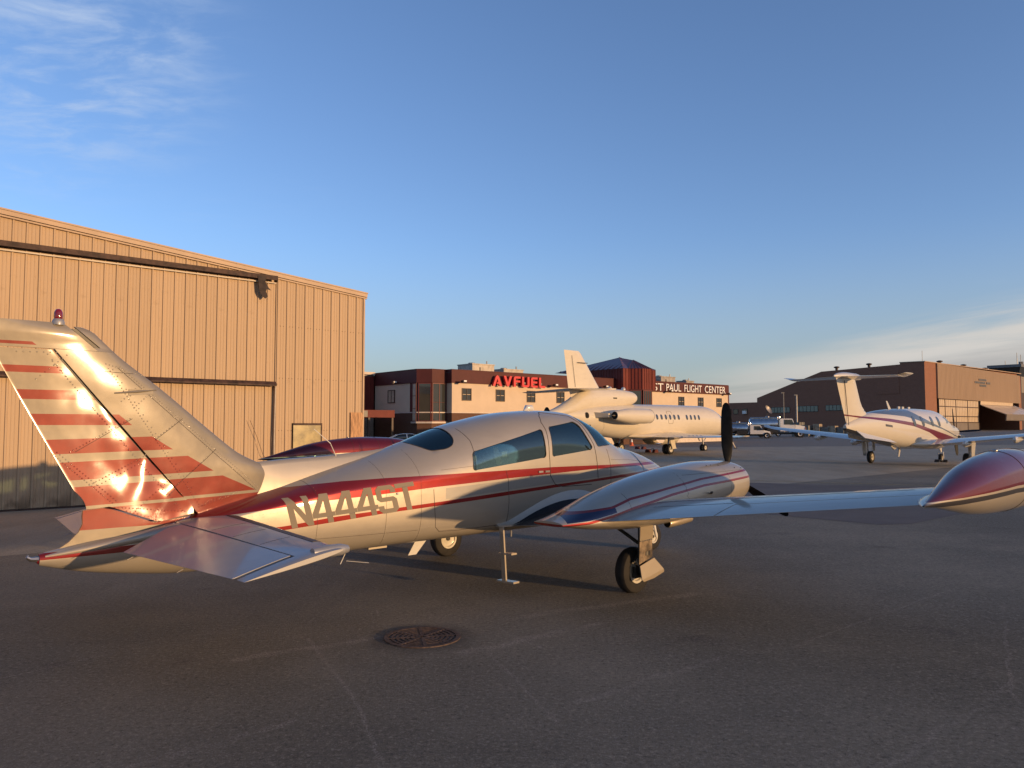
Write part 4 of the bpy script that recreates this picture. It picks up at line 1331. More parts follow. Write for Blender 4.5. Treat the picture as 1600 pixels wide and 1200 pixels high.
def shell(st, thick, lo=None, hi=None):
    mb = MB()
    o = MB().rings(body_rings(st, 64, 6))
    if signed(o.v, o.f) < 0:
        o.f = [f[::-1] for f in o.f]
    mb.add(o.v, o.f, 0)
    st2 = [q for q in st if (lo is None or q[0] >= lo) and (hi is None or q[0] <= hi)]
    i_ = MB().rings(body_rings(st2, 64, 6, thick))
    if signed(i_.v, i_.f) > 0:
        i_.f = [f[::-1] for f in i_.f]
    mb.add(i_.v, i_.f, 1)
    return mb


fus = shell(FUS, .022, -2.5, 1.7).build('fuselage', [MT['fus'], MT['interior'], MT['seam']], plane, 38, recalc=False)
fus_skin = MB().rings(body_rings(FUS, 64, 6))
SKIN = BVHTree.FromPolygons([Vector(q) for q in fus_skin.v], fus_skin.f)


def skin(u, w, side=1, off=.004):
    """point on the fuselage side at (u, w)"""
    hit, nrm, _, _ = SKIN.ray_cast(Vector(P(u, 3 * side, w)), Vector(P(0, -side, 0)))
    if hit is None:
        return Vector(P(u, 0, w))
    if nrm.y * (-side) < 0:
        nrm = -nrm
    return hit + nrm * off


def rounded(poly, r=.05, n=4):
    out = []
    k = len(poly)
    for i in range(k):
        p0, p1, p2 = [Vector((*poly[(i + j) % k], 0)) for j in (-1, 0, 1)]
        a, b = (p0 - p1), (p2 - p1)
        q = min(r, a.length * .45, b.length * .45)
        a, b = p1 + a.normalized() * q, p1 + b.normalized() * q
        for t in range(n + 1):
            t /= n
            c = a * (1 - t)**2 + p1 * 2 * t * (1 - t) + b * t * t
            out.append((c.x, c.y))
    return out


WIN = {
    'rear_window': rounded([(-2.30, 2.05), (-2.17, 1.83), (-2.08, 1.775), (-2.01, 1.735), (-1.81, 1.757), (-1.71, 1.80), (-1.65, 1.87), (-1.63, 1.96), (-1.66, 2.2)], .06),
    'cabin_window': rounded([(-1.50, 1.715), (-.285, 1.995), (-.305, 1.62), (-1.545, 1.492)], .05),
    'cockpit_window': rounded([(-.145, 2.02), (.43, 2.095), (.51, 2.05), (.58, 1.87), (.655, 1.735), (.61, 1.70), (-.185, 1.625)], .045),
    'windshield': rounded([(.62, 2.35), (.60, 2.13), (.655, 2.03), (.79, 1.742), (1.10, 1.757), (1.60, 1.775), (1.9, 1.95), (1.3, 2.4)], .03),
}
tmp = []
for nm, poly in WIN.items():
    c = MB().prism([P(u, -1.2, w) for u, w in poly], P(0, 2.4, 0)).build('cut', MT['seam'], plane)
    tmp.append(c)
for c in tmp:
    boolean(fus, c, 'DIFFERENCE')
fus.data.polygons.foreach_set('use_smooth', [True] * len(fus.data.polygons))
fus.data.set_sharp_from_angle(angle=R(38))
# panes: a thin skin just under the outer surface, cut to the same outlines
for (nm, poly), c in zip(WIN.items(), tmp):
    us = [q[0] for q in poly]
    o = MB()
    a_ = MB().rings(body_rings(FUS, 64, 6, .007))
    if signed(a_.v, a_.f) < 0:
        a_.f = [f[::-1] for f in a_.f]
    o.add(a_.v, a_.f)
    b_ = MB().rings(body_rings([q for q in FUS if -5.0 < q[0] < 2.9], 64, 6, .011))
    if signed(b_.v, b_.f) > 0:
        b_.f = [f[::-1] for f in b_.f]
    o.add(b_.v, b_.f)
    g = o.build(nm, MT['glass'], plane, None, recalc=False)
    boolean(g, c, 'INTERSECT')
    me = g.data
    if nm in ('cabin_window', 'cockpit_window'):
        keep = []
        for side in (1, -1):
            bm = bmesh.new()
            bm.from_mesh(me)
            bmesh.ops.delete(bm, geom=[f for f in bm.faces if f.calc_center_median().y * side > 0], context='FACES')
            m2 = bpy.data.meshes.new(nm)
            bm.to_mesh(m2)
            bm.free()
            keep.append(m2)
        g.data = keep[0]
        g2 = link_obj(nm, keep[1], plane)
        gs = [g, g2]
    else:
        gs = [g]
    for q in gs:
        q.data.materials.clear()
        q.data.materials.append(MT['glass'])
        q.data.polygons.foreach_set('material_index', [0] * len(q.data.polygons))
        q.data.polygons.foreach_set('use_smooth', [True] * len(q.data.polygons))
        q.data.set_sharp_from_angle(angle=R(35))
for c in tmp:
    bpy.data.objects.remove(c)

# rubber seals round the panes
for nm, poly in WIN.items():
    for side in (1, -1):
        pts = []
        for a, b in zip(poly, poly[1:] + poly[:1]):
            for t in (0, .34, .67):
                u, w = a[0] + (b[0] - a[0]) * t, a[1] + (b[1] - a[1]) * t
                if SKIN.ray_cast(Vector(P(u, 3 * side, w)), Vector(P(0, -side, 0)))[0] is not None:
                    pts.append(skin(u, w, side, -.001))
        run = [pts[0]]
        for q in pts[1:] + [pts[0]]:
            if (q - run[-1]).length < .14:
                run.append(q)
            else:
                if len(run) > 3:
                    MB().tube(run, .0055, 6).build('window_seal', MT['seam'], plane, 60)
                run = [q]
        if len(run) > 3:
            MB().tube(run, .0055, 6).build('window_seal', MT['seam'], plane, 60)

# cabin inside
MB().box(-2.2, 1.4, -.46, .46, .80, .83).build('cabin_floor', MT['interior'], plane)
for (su, sv) in ((.42, .28), (.42, -.28), (-.65, .28), (-.65, -.28)):
    st_ = MB()
    st_.hexa([P(su - .24, sv - .22, 1.02), P(su + .26, sv - .22, 1.05), P(su + .26, sv + .22, 1.05), P(su - .24, sv + .22, 1.02), P(su - .24, sv - .22, 1.17), P(su + .26, sv - .22, 1.20), P(su + .26, sv + .22, 1.20), P(su - .24, sv + .22, 1.17)])
    st_.hexa([P(su - .26, sv - .21, 1.14), P(su - .14, sv - .21, 1.14), P(su - .14, sv + .21, 1.14), P(su - .26, sv + .21, 1.14), P(su - .42, sv - .17, 1.76), P(su - .33, sv - .17, 1.76), P(su - .33, sv + .17, 1.76), P(su - .42, sv + .17, 1.76)])
    st_.box(su - .44, su - .36, -sv - .10, -sv + .10, 1.78, 1.92)
    st_.bar(P(su, sv, .8), P(su, sv, 1.05), .12)
    st_.build('seat', MT['seat'], plane)
ip = MB()
ip.hexa([P(1.02, -.56, 1.25), P(1.16, -.56, 1.25), P(1.16, .56, 1.25), P(1.02, .56, 1.25), P(1.05, -.50, 1.68), P(1.22, -.50, 1.70), P(1.22, .50, 1.70), P(1.05, .50, 1.68)])
ip.build('instrument_panel', MT['seat'], plane)
for sv in (.28, -.28):
    y = MB()
    y.tube([P(1.03, sv, 1.42), P(.86, sv, 1.44)], .015, 8)
    y.tube([P(.86, sv - .15, 1.53), P(.85, sv - .13, 1.42), P(.86, sv, 1.40), P(.85, sv + .13, 1.42), P(.86, sv + .15, 1.53)], .016, 8)
    y.build('control_yoke', MT['black'], plane)

# panel joints drawn along the skin as narrow raised strips


def seam(paths, r=.0035, name='panel_seam', mat=None, off=.0):
    for pts in paths:
        MB().tube([Vector(q) for q in pts], r, 5).build(name, mat or MT['seam'], plane)


def skinpath(uw, side=1, n=14):
    out = []
    for (a, b) in zip(uw, uw[1:]):
        for t in range(n):
            t /= n
            out.append(skin(a[0] + (b[0] - a[0]) * t, a[1] + (b[1] - a[1]) * t, side, .0005))
    out.append(skin(*uw[-1], side, .0005))
    return out


seam([skinpath([(-.05, 2.22), (-.16, 2.165), (-.225, 2.08), (-.215, 1.97), (-.245, 1.66), (-.234, 1.38), (-.145, 1.262), (.0, 1.22), (.6, 1.22)]),
      skinpath([(-.05, 2.22), (.45, 2.17), (.56, 2.08), (.70, 1.76), (.74, 1.3)])], .0045, 'cabin_door_gap')
seam([skinpath([(-1.02, 1.47), (-.985, 1.36), (-.97, 1.1), (-.97, .82)]),
      skinpath([(-1.50, 2.0), (-1.46, 1.85), (-1.49, 1.62), (-1.50, 1.50)]),
      skinpath([(1.0, 1.70), (1.03, 1.45), (1.03, 1.15)]),
      skinpath([(2.0, 1.63), (1.96, 1.5), (1.95, 1.3)]),
      skinpath([(-4.62, 1.12), (-4.60, .9), (-4.6, .66)])], .003)
seam([skinpath([(u0, 1.0 + (u0 + 3.3) * .42 + .58), (u0 + .01, 1.30), (u0 + .02, 1.0), (u0 + .02, .72)]) for u0 in (-3.55, -2.75, -2.3)]
     + [skinpath([(-4.3, .86), (-3.3, .845), (-2.3, .84)]), skinpath([(-2.0, 1.515), (-1.5, 1.55)]), skinpath([(1.05, 1.55), (1.6, 1.53), (2.3, 1.46)])], .0016)
seam([skinpath([(-2.12, 1.30), (-2.10, 1.05), (-2.07, .86), (-2.0, .80), (-1.75, .79), (-1.02, .80)])], .003, 'baggage_door_gap')
hd = MB()
for u_ in (-.42, -.30):
    a = skin(u_, 1.435, 1, .008)
    hd.box(a.x - .04, a.x + .04, a.y - .008, a.y + .008, a.z - .012, a.z + .012)
hd.build('door_handle', MT['steel'], plane)
# rivets: little domes in rows


def rivets(pts, nrm, r=.006, name='rivets', mat=None):
    mb = MB()
    for p, n_ in zip(pts, nrm):
        p, n_ = Vector(p), Vector(n_).normalized()
        a = n_.cross(Vector((0, 0, 1)))
        if a.length < .01:
            a = Vector((1, 0, 0))
        a.normalize()
        b = n_.cross(a)
        ring = [p + (a * math.cos(k * math.pi / 3) + b * math.sin(k * math.pi / 3)) * r - n_ * .001 for k in range(6)]
        mb.add([*ring, p + n_ * r * .55], [(k, (k + 1) % 6, 6) for k in range(6)])
    return mb.build(name, mat or MT['cream'], plane, 60, kind='stuff')


# registration letters laid on the skin
reg = bpy.data.objects.new('registration_number', None)
COL.objects.link(reg)
reg.parent = plane
u_cur = -3.885
for ch in 'N444ST':
    outer, holes, adv = GLYPH[ch]
    hgt = .305
    wid = .246
    vs, fs = flat_mesh([(outer, holes)])
    bm = bmesh.new()
    bv = [bm.verts.new((x * wid / .66, 0, y)) for x, y in vs]
    for t in fs:
        try:
            bm.faces.new([bv[i] for i in t])
        except ValueError:
            pass
    for k in range(1, 12):
        bmesh.ops.bisect_plane(bm, geom=bm.verts[:] + bm.edges[:] + bm.faces[:], plane_co=(0, 0, k / 12), plane_no=(0, 0, 1))
    for k in range(1, 6):
        bmesh.ops.bisect_plane(bm, geom=bm.verts[:] + bm.edges[:] + bm.faces[:], plane_co=(k * .05, 0, 0), plane_no=(1, 0, 0))
    for v in bm.verts:
        uu = u_cur + v.co.x
        ww = .990 + .0755 * (uu + 3.8) + v.co.z * hgt
        uu -= .085 * (v.co.z) - .085
        v.co = skin(uu, ww, 1, .003)
    bmesh.ops.recalc_face_normals(bm, faces=bm.faces)
    me = bpy.data.meshes.new('letter')
    bm.to_mesh(me)
    bm.free()
    me.materials.append(MT['letter'])
    me.polygons.foreach_set('use_smooth', [True] * len(me.polygons))
    link_obj('letter', me, reg)
    u_cur += wid * adv / .66 + .005

# ---- tail


def TEu(w): return -5.63 - .5276 * (w - 1.27)
def HGu(w): return -4.66 - .84 * (w - 1.2) if w < 2.715 else -5.55 - 1.21 * (w - 2.73)


LEP = [(1.05, -3.95), (1.3, -3.86), (1.5, -3.83), (1.62, -3.93), (1.68, -4.06), (1.75, -4.2), (1.85, -4.34), (1.97, -4.49), (2.38, -4.99), (2.69, -5.40), (2.82, -5.54), (2.89, -5.62), (2.925, -5.72)]


def LEu(w): return float(pch([a for a, _ in LEP], [b for _, b in LEP], w)[0])


def fin_half(u, w, c_le, c_te, wob):
    c = (c_le - u) / (c_le - c_te)
    tc = .098 if w > 1.5 else .098 + .02 * (1.5 - w)
    th = 5 * tc * (0.2969 * math.sqrt(max(c, 0)) - 0.1260 * c - 0.3516 * c * c + 0.2843 * c**3 - 0.1030 * c**4) * (c_le - c_te) * .78
    th *= min(1, max(.12, (2.96 - w) / .10)) ** .5
    if wob:
        n_ = noise.noise(Vector((u * 2.6, w * 2.3, 1.7))) * 1.1 + noise.noise(Vector((u * 6.1, w * 5.3, 4.1))) * .42 + noise.noise(Vector((u * 12, w * 12, 9.1))) * .045
        th += wob * (2.1 - .8 * min(2, max(0, w - 1.4) * 1.6)) * n_ * min(1, max(0, (1 - c) / .42)) ** 1.5 * min(1, max(0, c / .08))
    return max(th, .0012)


def lean(w): return .03 * (w - 1.2)


def fin_part(name, ws, uf, ub, wob, mat, label=None):
    nU = 46
    rings = []
    for w in ws:
        a, b = uf(w), ub(w)
        le, te = LEu(w), TEu(w)
        cs = [a + (b - a) * (1 - math.cos(math.pi * k / nU)) / 2 for k in range(nU + 1)]
        r = [P(u, fin_half(u, w, le, te, wob) + lean(w), w) for u in cs] + [P(u, -fin_half(u, w, le, te, wob) + lean(w), w) for u in reversed(cs)]
        rings.append(r)
    return MB().rings(rings).build(name, mat, plane, 50, label=label)


ws1 = list(np.linspace(1.08, 2.71, 56)) + [2.712]
fin_part('fin', list(np.linspace(1.08, 2.708, 56)), LEu, lambda w: HGu(w) + .012, .004, MT['tail'])
fin_part('fin_tip', [2.709, 2.74, 2.78, 2.83, 2.87, 2.90, 2.92], LEu, lambda w: HGu(w) + .014, .001, MT['tail'])


def rud_bot(u):
    return float(np.interp(u, [-5.63, -5.44, -5.02, -4.72], [1.285, 1.30, 1.13, 1.185]))


# rudder: columns from the sloping lower edge to the horn line
nR, nW = 60, 74
DEF = .018


def warp(w): return .062 * max(0.0, 2.4 - w) ** 1.5


rings = []


def rud_pt(i, j, sgn):
    t = j / nW
    s_ = i / nR
    # lower edge runs from hinge to trailing edge
    ub = -4.70 + (-5.63 + 4.70) * s_
    wb = rud_bot(ub)
    wt = 2.70
    w = wb + (wt - wb) * t
    h0, te = HGu(max(w, 1.19)) - .022, TEu(w)
    h0b = -4.70
    u = (h0 + (te - h0) * s_)
    if t < .12:
        k = t / .12
        u = ub * (1 - k) + u * k
    return u, w


for j in range(nW + 1):
    row = []
    for i in range(nR + 1):
        u, w = rud_pt(i, j, 1)
        row.append(P(u, fin_half(u, w, LEu(w), TEu(w), .012) + DEF * (HGu(max(w, 1.19)) - u) + warp(w) + lean(w), w))
    for i in range(nR, -1, -1):
        u, w = rud_pt(i, j, 1)
        row.append(P(u, -fin_half(u, w, LEu(w), TEu(w), .012) + DEF * (HGu(max(w, 1.19)) - u) + warp(w) + lean(w), w))
    rings.append(row)
MB().rings(rings).build('rudder', MT['tail'], plane, 55)
# rudder horn and tip cap above the balance line
rings = []
for w in (2.712, 2.75, 2.79, 2.83, 2.87, 2.905, 2.93, 2.945):
    a, b = HGu(w + .01) - .03, TEu(w)
    cs = [a + (b - a) * k / 24 for k in range(25)]
    cap = 1.0 if w < 2.80 else 1.12
    rings.append([P(u, fin_half(u, w, LEu(w), TEu(w), .001) * cap + lean(w), w) for u in cs] + [P(u, -fin_half(u, w, LEu(w), TEu(w), .001) * cap + lean(w), w) for u in reversed(cs)])
MB().rings(rings).build('rudder_tip', MT['tail'], plane, 50)
# dorsal spine running forward from the fin
DORS = []
for u in np.linspace(-4.5, -2.25, 28):
    crown = float(pch([q[0] for q in FUS], [q[1] for q in FUS], u)[0])
    top = float(np.interp(u, [-4.5, -4.0, -3.73, -3.2, -2.6, -2.25], [1.5, 1.655, 1.677, 1.70, 1.745, 1.785]))
    top = max(top, crown - .02)
    wd = (.012 + .073 * min(1, max(0, (u + 4.3) / .5)) ** 1.0) - .02 * (u + 4.5) / 2.25
    b = crown - .06
    DORS.append([P(u, 0, top), P(u, wd * .45, top - .012), P(u, wd * .8, top - .05 if top - .05 > b else b + .01), P(u, wd * 1.25, b), P(u, -wd * 1.25, b), P(u, -wd * .8, top - .05 if top - .05 > b else b + .01), P(u, -wd * .45, top - .012)])
MB().rings(DORS).build('dorsal_fin', MT['cream'], plane, 40)
# fairing under the rudder
fr = MB()
edge = [(-5.44, 1.285), (-5.635, 1.27), (-5.64, 1.22), (-5.635, 1.15), (-5.665, 1.08), (-5.74, 1.0), (-5.83, .94), (-5.9, .91), (-5.3, .95), (-4.7, 1.10), (-4.7, 1.15), (-5.03, 1.115)]
inner = [(u, .012 + .05 * max(0, min(1, (u + 5.7) / .9))) for u, w in edge]
n_ = len(edge)
fr.add([P(u, h, w) for (u, w), (_, h) in zip(edge, inner)] + [P(u, -h, w) for (u, w), (_, h) in zip(edge, inner)],
       [tuple(range(n_)), tuple(range(n_, 2 * n_))[::-1]] + [(i, (i + 1) % n_, n_ + (i + 1) % n_, n_ + i) for i in range(n_)])
fr.build('tail_fairing', MT['tail'], plane, 30)
# hinge-line gap, panel seams and rivets on fin and rudder


def finp(u, w, off=.0015):
    return Vector(P(u, fin_half(u, w, LEu(w), TEu(w), .012 if u < HGu(w) else .004) + off + DEF * max(0, HGu(w) - u) + (warp(w) if u < HGu(w) else 0) + lean(w), w))


MB().rings([[P(HGu(w) + .02, .012 + lean(w), w), P(HGu(w) + .02, -.012 + lean(w), w), P(HGu(w) - .03, -.012 + lean(w), w), P(HGu(w) - .03, .012 + lean(w), w)] for w in np.linspace(1.15, 2.9, 20)]).build('hinge_spar', MT['black'], plane)


def finline(a, b, n=26):
    return [(a[0] + (b[0] - a[0]) * t / n, a[1] + (b[1] - a[1]) * t / n) for t in range(n + 1)]


SL = [finline((-5.95, 2.62), (-4.78, 1.20)), finline((-5.55, 2.53), (-5.26, 2.52)), finline((-5.73, 1.80), (-5.26, 2.10)), finline((-5.05, 1.90), (-4.80, 2.10)), finline((-4.95, 1.36), (-4.46, 1.80)),
      finline((-5.40, 2.57), (-4.03, 1.37)), finline((-5.9, 1.76), (-5.44, 1.32))]
seam([[finp(u, w, .0003) for u, w in l] for l in SL[1:6]], .0022)
rp = []
for a, b, st in (((-5.93, 2.60), (-4.80, 1.22), .032), ((-5.97, 2.66), (-4.84, 1.24), .06), ((-5.50, 2.60), (-5.15, 2.50), .03), ((-5.48, 2.56), (-4.62, 1.26), .03), ((-5.44, 2.55), (-4.58, 1.25), .07), ((-5.41, 2.58), (-4.04, 1.38), .028), ((-5.38, 2.58), (-4.01, 1.40), .028),
                 ((-5.77, 1.80), (-5.28, 2.10), .03), ((-5.90, 1.78), (-5.42, 1.33), .026), ((-5.87, 1.80), (-5.39, 1.35), .03), ((-5.61, 1.50), (-5.13, 1.76), .03), ((-5.57, 1.48), (-5.2, 1.68), .034), ((-5.05, 1.91), (-4.80, 2.11), .03), ((-4.93, 1.38), (-4.56, 1.72), .034), ((-5.40, 1.29), (-4.78, 1.21), .03), ((-5.3, 1.25), (-5.05, 1.16), .03), ((-5.25, 1.22), (-4.9, 1.55), .034),
                 ((-6.05, 2.44), (-5.82, 2.66), .04), ((-6.2, 2.67), (-5.9, 2.68), .05), ((-5.36, 2.26), (-5.24, 2.38), .03), ((-5.25, 2.20), (-5.12, 2.33), .03)):
    L = math.hypot(a[0] - b[0], a[1] - b[1])
    k = int(L / st)
    rp += [finp(a[0] + (b[0] - a[0]) * t / k, a[1] + (b[1] - a[1]) * t / k) for t in range(k + 1)]
for k in range(4):
    rp += [finp(-4.62 + .35 * t / 12 + k * .03, 1.235 + .1 * t / 12 + k * .018) for t in range(13)]
rivets(rp, [P(0, 1, 0)] * len(rp), .0068, mat=MT['tail'])
# access cover on the fin and the trim actuator fairing
MB().tube([finp(-5.42, 2.335, .008), finp(-5.22, 2.355, .014), finp(-5.05, 2.375, .008)], [.006, .012, .005], 8).build('trim_actuator', MT['tail'], plane, 40)
ac_ = [finp(-5.30, 2.315, .002), finp(-5.08, 2.335, .002), finp(-5.08, 2.385, .002), finp(-5.30, 2.375, .002)]
MB().prism(ac_, P(0, .005, 0)).build('actuator_cover', MT['tail'], plane)
# beacon
be = MB().lathe([(.05, 0), (.052, .025), (.042, .048), (.036, .055)], P(-5.89, .05, 2.925), (0, 0, 1), 20).build('beacon', MT['stab'], plane, 40)
MB().lathe([(.034, .055), (.037, .08), (.034, .115), (.022, .138), (.005, .145)], P(-5.89, .05, 2.925), (0, 0, 1), 20).build('lens', MT['redlens'], be, 50)
MB().tube([P(-5.97, 0, .875), P(-6.03, 0, .88), P(-6.06, 0, .90), P(-6.05, 0, .92)], [.03, .02, .014, .006], 8).build('tail_light', MT['steel'], plane, 40)
MB().lathe([(.03, 0), (.034, .02), (.02, .035)], P(-5.95, 0, .862), (-1, 0, 0), 14).build('light_housing', MT['redlens'], plane, 40)

# ---- horizontal stabilizer
for sd_ in (1, -1):
    SS = [(-4.30, .12, 1.13, 1.30, .085, .15), (-4.35, .9, 1.12, 1.14, .09, .15), (-4.49, 2.45, 1.095, .79, .095, .14)]
    wingpart('stabilizer', SS, 0, .435, MT['stab'], plane, sd_, camber=0)
    es = [lerp_secs(SS, .33), lerp_secs(SS, .75), lerp_secs(SS, 2.40)]
    mbE = []
    for (uL, v, w, ch, tc, dr), c0, c9 in zip(es, (.45, .452, .45), (.56, 1.0, 1.0)):
        mbE.append([P(uL - c * ch, v * sd_, w - dr * c + h * ch) for c, h in foil(c0, c9, tc, 10, 0)])
    MB().rings(mbE).build('elevator', MT['stab'], plane, 40)
    bs = [lerp_secs(SS, .3), lerp_secs(SS, 2.2)]
    wingpart('deice_boot', bs, 0, .10, MT['boot'], plane, sd_, camber=0, grow=.004)
    # tip and forward balance horn
    a = lerp_secs(SS, 2.45)
    tip = []
    for dv, sc in ((0, 1), (.06, .97), (.10, .80), (.12, .5)):
        tip.append([P(a[0] - .0 - (c * .985 + .01) * a[3], (2.452 + dv) * sd_, a[2] - a[5] * c + h * a[3] * sc) for c, h in foil(0, 1, .095, 14, 0)])
    MB().rings(tip).build('stabilizer_tip', MT['stab'], plane, 40)
    hb = []
    for u, r in ((-4.40, .004), (-4.42, .03), (-4.48, .045), (-4.60, .048), (-4.72, .035)):
        hb.append([P(u, (2.50 + math.cos(t) * r * 1.1) * sd_, 1.085 + math.sin(t) * r) for t in np.linspace(0, 2 * math.pi, 14, endpoint=False)])
    MB().rings(hb).build('balance_horn', MT['stab'], plane, 50)
    # root strake: long rounded fairing along the tailcone
    rf = [(-4.02, 1.0, .87, .03, .94, 2, 2, .36 * sd_), (-4.25, 1.13, .98, .07, 1.06, 2, 2, .31 * sd_), (-4.7, 1.135, 1.0, .08, 1.07, 2, 2, .25 * sd_), (-5.2, 1.05, .95, .07, 1.0, 2, 2, .15 * sd_), (-5.6, .975, .90, .05, .94, 2, 2, .08 * sd_), (-5.93, .91, .88, .02, .895, 2, 2, .03 * sd_)]
    body('stabilizer_fairing', sorted(rf), MT['cream'], plane, 16, 6, 50)
    for vq in (.95, 1.75):
        c_ = lerp_secs(SS, vq)
        MB().tube([P(c_[0] - c_[3] + .02, vq * sd_, c_[2] - c_[5] + .0), P(c_[0] - c_[3] - .06, (vq + .01) * sd_, c_[2] - c_[5] - .03)], .0025, 5).build('static_wick', MT['steel'], plane)
    seg = []
    for vq in (.9, 1.35, 1.85):
        c_ = lerp_secs(SS, vq)
        for c0_, c1_ in ((.14, .42),):
            seg.append([P(c_[0] - c * c_[3], vq * sd_, c_[2] - c_[5] * c + (foil(c, c + .01, c_[4], 1, 0)[1][1]) * c_[3] + .0005) for c in np.linspace(c0_, c1_, 7)])
    seam(seg, .0014, 'stabilizer_seam')

# ---- wings, flaps, ailerons
WS = [(.86, .3, .785, 1.80, .155, .045), (.80, 1.0, .865, 1.75, .15, .045), (.72, 2.2, 1.012, 1.62, .14, .045), (.49, 5.42, 1.418, 1.11, .125, .045)]
for sd_ in (1, -1):
    mbW = MB()
    A = [WS[0], WS[1], WS[2], lerp_secs(WS, 3.46)]
    B_ = [lerp_secs(WS, 3.4605), WS[3]]
    s2 = lambda L: [(a, b * sd_, c, d, e, f) for a, b, c, d, e, f in L]
    mbW.rings(wing_rings(s2(A), 0, 1, 14))
    mbW.rings(wing_rings(s2(B_), 0, .70, 12))
    wg = mbW.build('wing', MT['wing'], plane, 35)
    WS_TIP = [lerp_secs(WS, 5.39), WS[3]]
    wingpart('wing_tip_trailing_edge', WS_TIP, .70, 1.0, MT['wing'], plane, sd_)
    ail = [lerp_secs(WS, 3.475), lerp_secs(WS, 5.38)]
    wingpart('aileron', ail, .712, 1.0, MT['wing'], plane, sd_)
    # thin slit lines on the upper skin: flap hinge and spar joint
    seg = []
    for c, v0_, v1_ in ((.45, .9, 5.1), (.66, 2.4, 3.4)):
        pts = []
        for vq in np.linspace(v0_, v1_, 12):
            q = lerp_secs(WS, vq)
            pts.append(P(q[0] - c * q[3], vq * sd_, q[2] - q[5] * c + foil(c, c + .01, q[4], 1)[1][1] * q[3] + .0004))
        seg.append(pts)
    seam(seg, .0016, 'wing_seam')
    # wing root fillet: concave skirt between the fuselage side and the wing skin
    rw = []
    for u in np.linspace(.95, -1.12, 26):
        k = (u + 1.12) / 2.07
        q = lerp_secs(WS, .75)
        c = min(.995, max(.004, (q[0] - u) / q[3]))
        zt = q[2] - q[5] * c + foil(c, min(1, c + .004), q[4], 1)[1][1] * q[3]
        hh = .012 + .19 * math.sin(math.pi * min(1, k * .8 + .02)) ** 1.3
        ww = .02 + .24 * math.sin(math.pi * min(1, k * .75 + .02)) ** .8
        base = abs(skin(u, zt + hh, 1, 0).y)
        b0 = abs(skin(u, zt, 1, 0).y)
        r_ = []
        for t in np.linspace(0, 1, 7):
            vv = (base - .012) * (1 - t) + (b0 + ww) * t
            zz = zt + hh * (1 - t) ** 2.2 + .006 * (1 - t) - .002
            r_.append(P(u, vv * sd_, zz + .11 * t * ww * 0))
        r_.append(P(u, (b0 + ww) * sd_, zt - .02))
        r_.append(P(u, (base - .06) * sd_, zt - .02))
        rw.append(r_)
    MB().rings(rw).build('wing_fillet', MT['wing'], plane, 50)
    # tip tank
    TK = [(-1.34, 1.43, 1.42, .008, 1.425, 2, 2), (-1.1, 1.49, 1.395, .06, 1.44, 2, 2), (-.75, 1.585, 1.345, .13, 1.46, 2, 2), (-.3, 1.70, 1.285, .205, 1.485, 2, 2), (.2, 1.775, 1.255, .25, 1.505, 2, 2), (.8, 1.815, 1.245, .275, 1.525, 2, 2), (1.4, 1.80, 1.26, .265, 1.53, 2, 2), (1.9, 1.745, 1.305, .215, 1.525, 2, 2), (2.25, 1.655, 1.375, .135, 1.515, 2, 2), (2.42, 1.56, 1.45, .05, 1.505, 2, 2), (2.45, 1.52, 1.49, .015, 1.505, 2, 2)]
    tk = body('tip_tank', TK, MT['tank'], plane, 40, 6, 60, v0=5.62 * sd_)
    seamr = []
    for u in (.55, 1.15):
        rr = body_rings(TK, 40, 6, -.001, 5.62 * sd_)
        i = min(range(len(rr)), key=lambda q: abs(rr[q][0][0] - u))
        seamr.append([*rr[i], rr[i][0]])
    for q in seamr:
        MB().tube(q, .0025, 5).build('tank_seam', MT['seam'], tk)
    MB().lathe([(.03, 0), (.03, .012), (.012, .02)], P(.52, 5.62 * sd_, 1.797), (0, 0, 1), 14).build('filler_cap', MT['steel'], tk, 40)
    fa_ = []
    for u, hw, hh, vo in ((-.98, .01, .012, 5.50), (-.8, .05, .03, 5.45), (-.5, .11, .05, 5.40), (0, .14, .075, 5.38), (.45, .12, .06, 5.38), (.62, .03, .02, 5.40)):
        fa_.append([P(u, (vo + math.cos(t) * hw) * sd_, 1.385 + math.sin(t) * hh) for t in np.linspace(0, 2 * math.pi, 16, endpoint=False)])
    MB().rings(fa_).build('tank_fairing', MT['cream'], plane, 50)

    # engine nacelle
    NA = [(-1.46, .985, .93, .22, .95, 2.2, 2.2), (-1.2, 1.055, .89, .27, .95, 2.1, 2.2), (-1.0, 1.12, .86, .31, .95, 2.1, 2.3), (-.6, 1.25, .82, .37, .97, 2.1, 2.4), (-.06, 1.375, .79, .415, 1.02, 2.1, 2.5), (.4, 1.45, .79, .43, 1.07, 2.1, 2.5), (.9, 1.51, .82, .44, 1.12, 2.1, 2.5), (1.5, 1.55, .88, .445, 1.2, 2.15, 2.5), (2.0, 1.545, .94, .43, 1.25, 2.2, 2.5), (2.13, 1.53, .96, .415, 1.26, 2.2, 2.4), (2.19, 1.49, 1.0, .375, 1.27, 2.2, 2.3), (2.205, 1.42, 1.08, .29, 1.28, 2.2, 2.2)]
    nac = body('engine_nacelle', NA, MT['nac'], plane, 44, 6, 50, v0=1.8 * sd_)
    NB = BVHTree.FromPolygons([Vector(v.co) for v in nac.data.vertices], [tuple(p.vertices) for p in nac.data.polygons])

    def nskin(u, w, s2_=1):
        h_, n_, _, _ = NB.ray_cast(Vector(P(u, (1.8 + s2_ * 1.2) * sd_, w)), Vector(P(0, -s2_ * sd_, 0)))
        return h_ if h_ is not None else Vector(P(u, 1.8 * sd_, w))
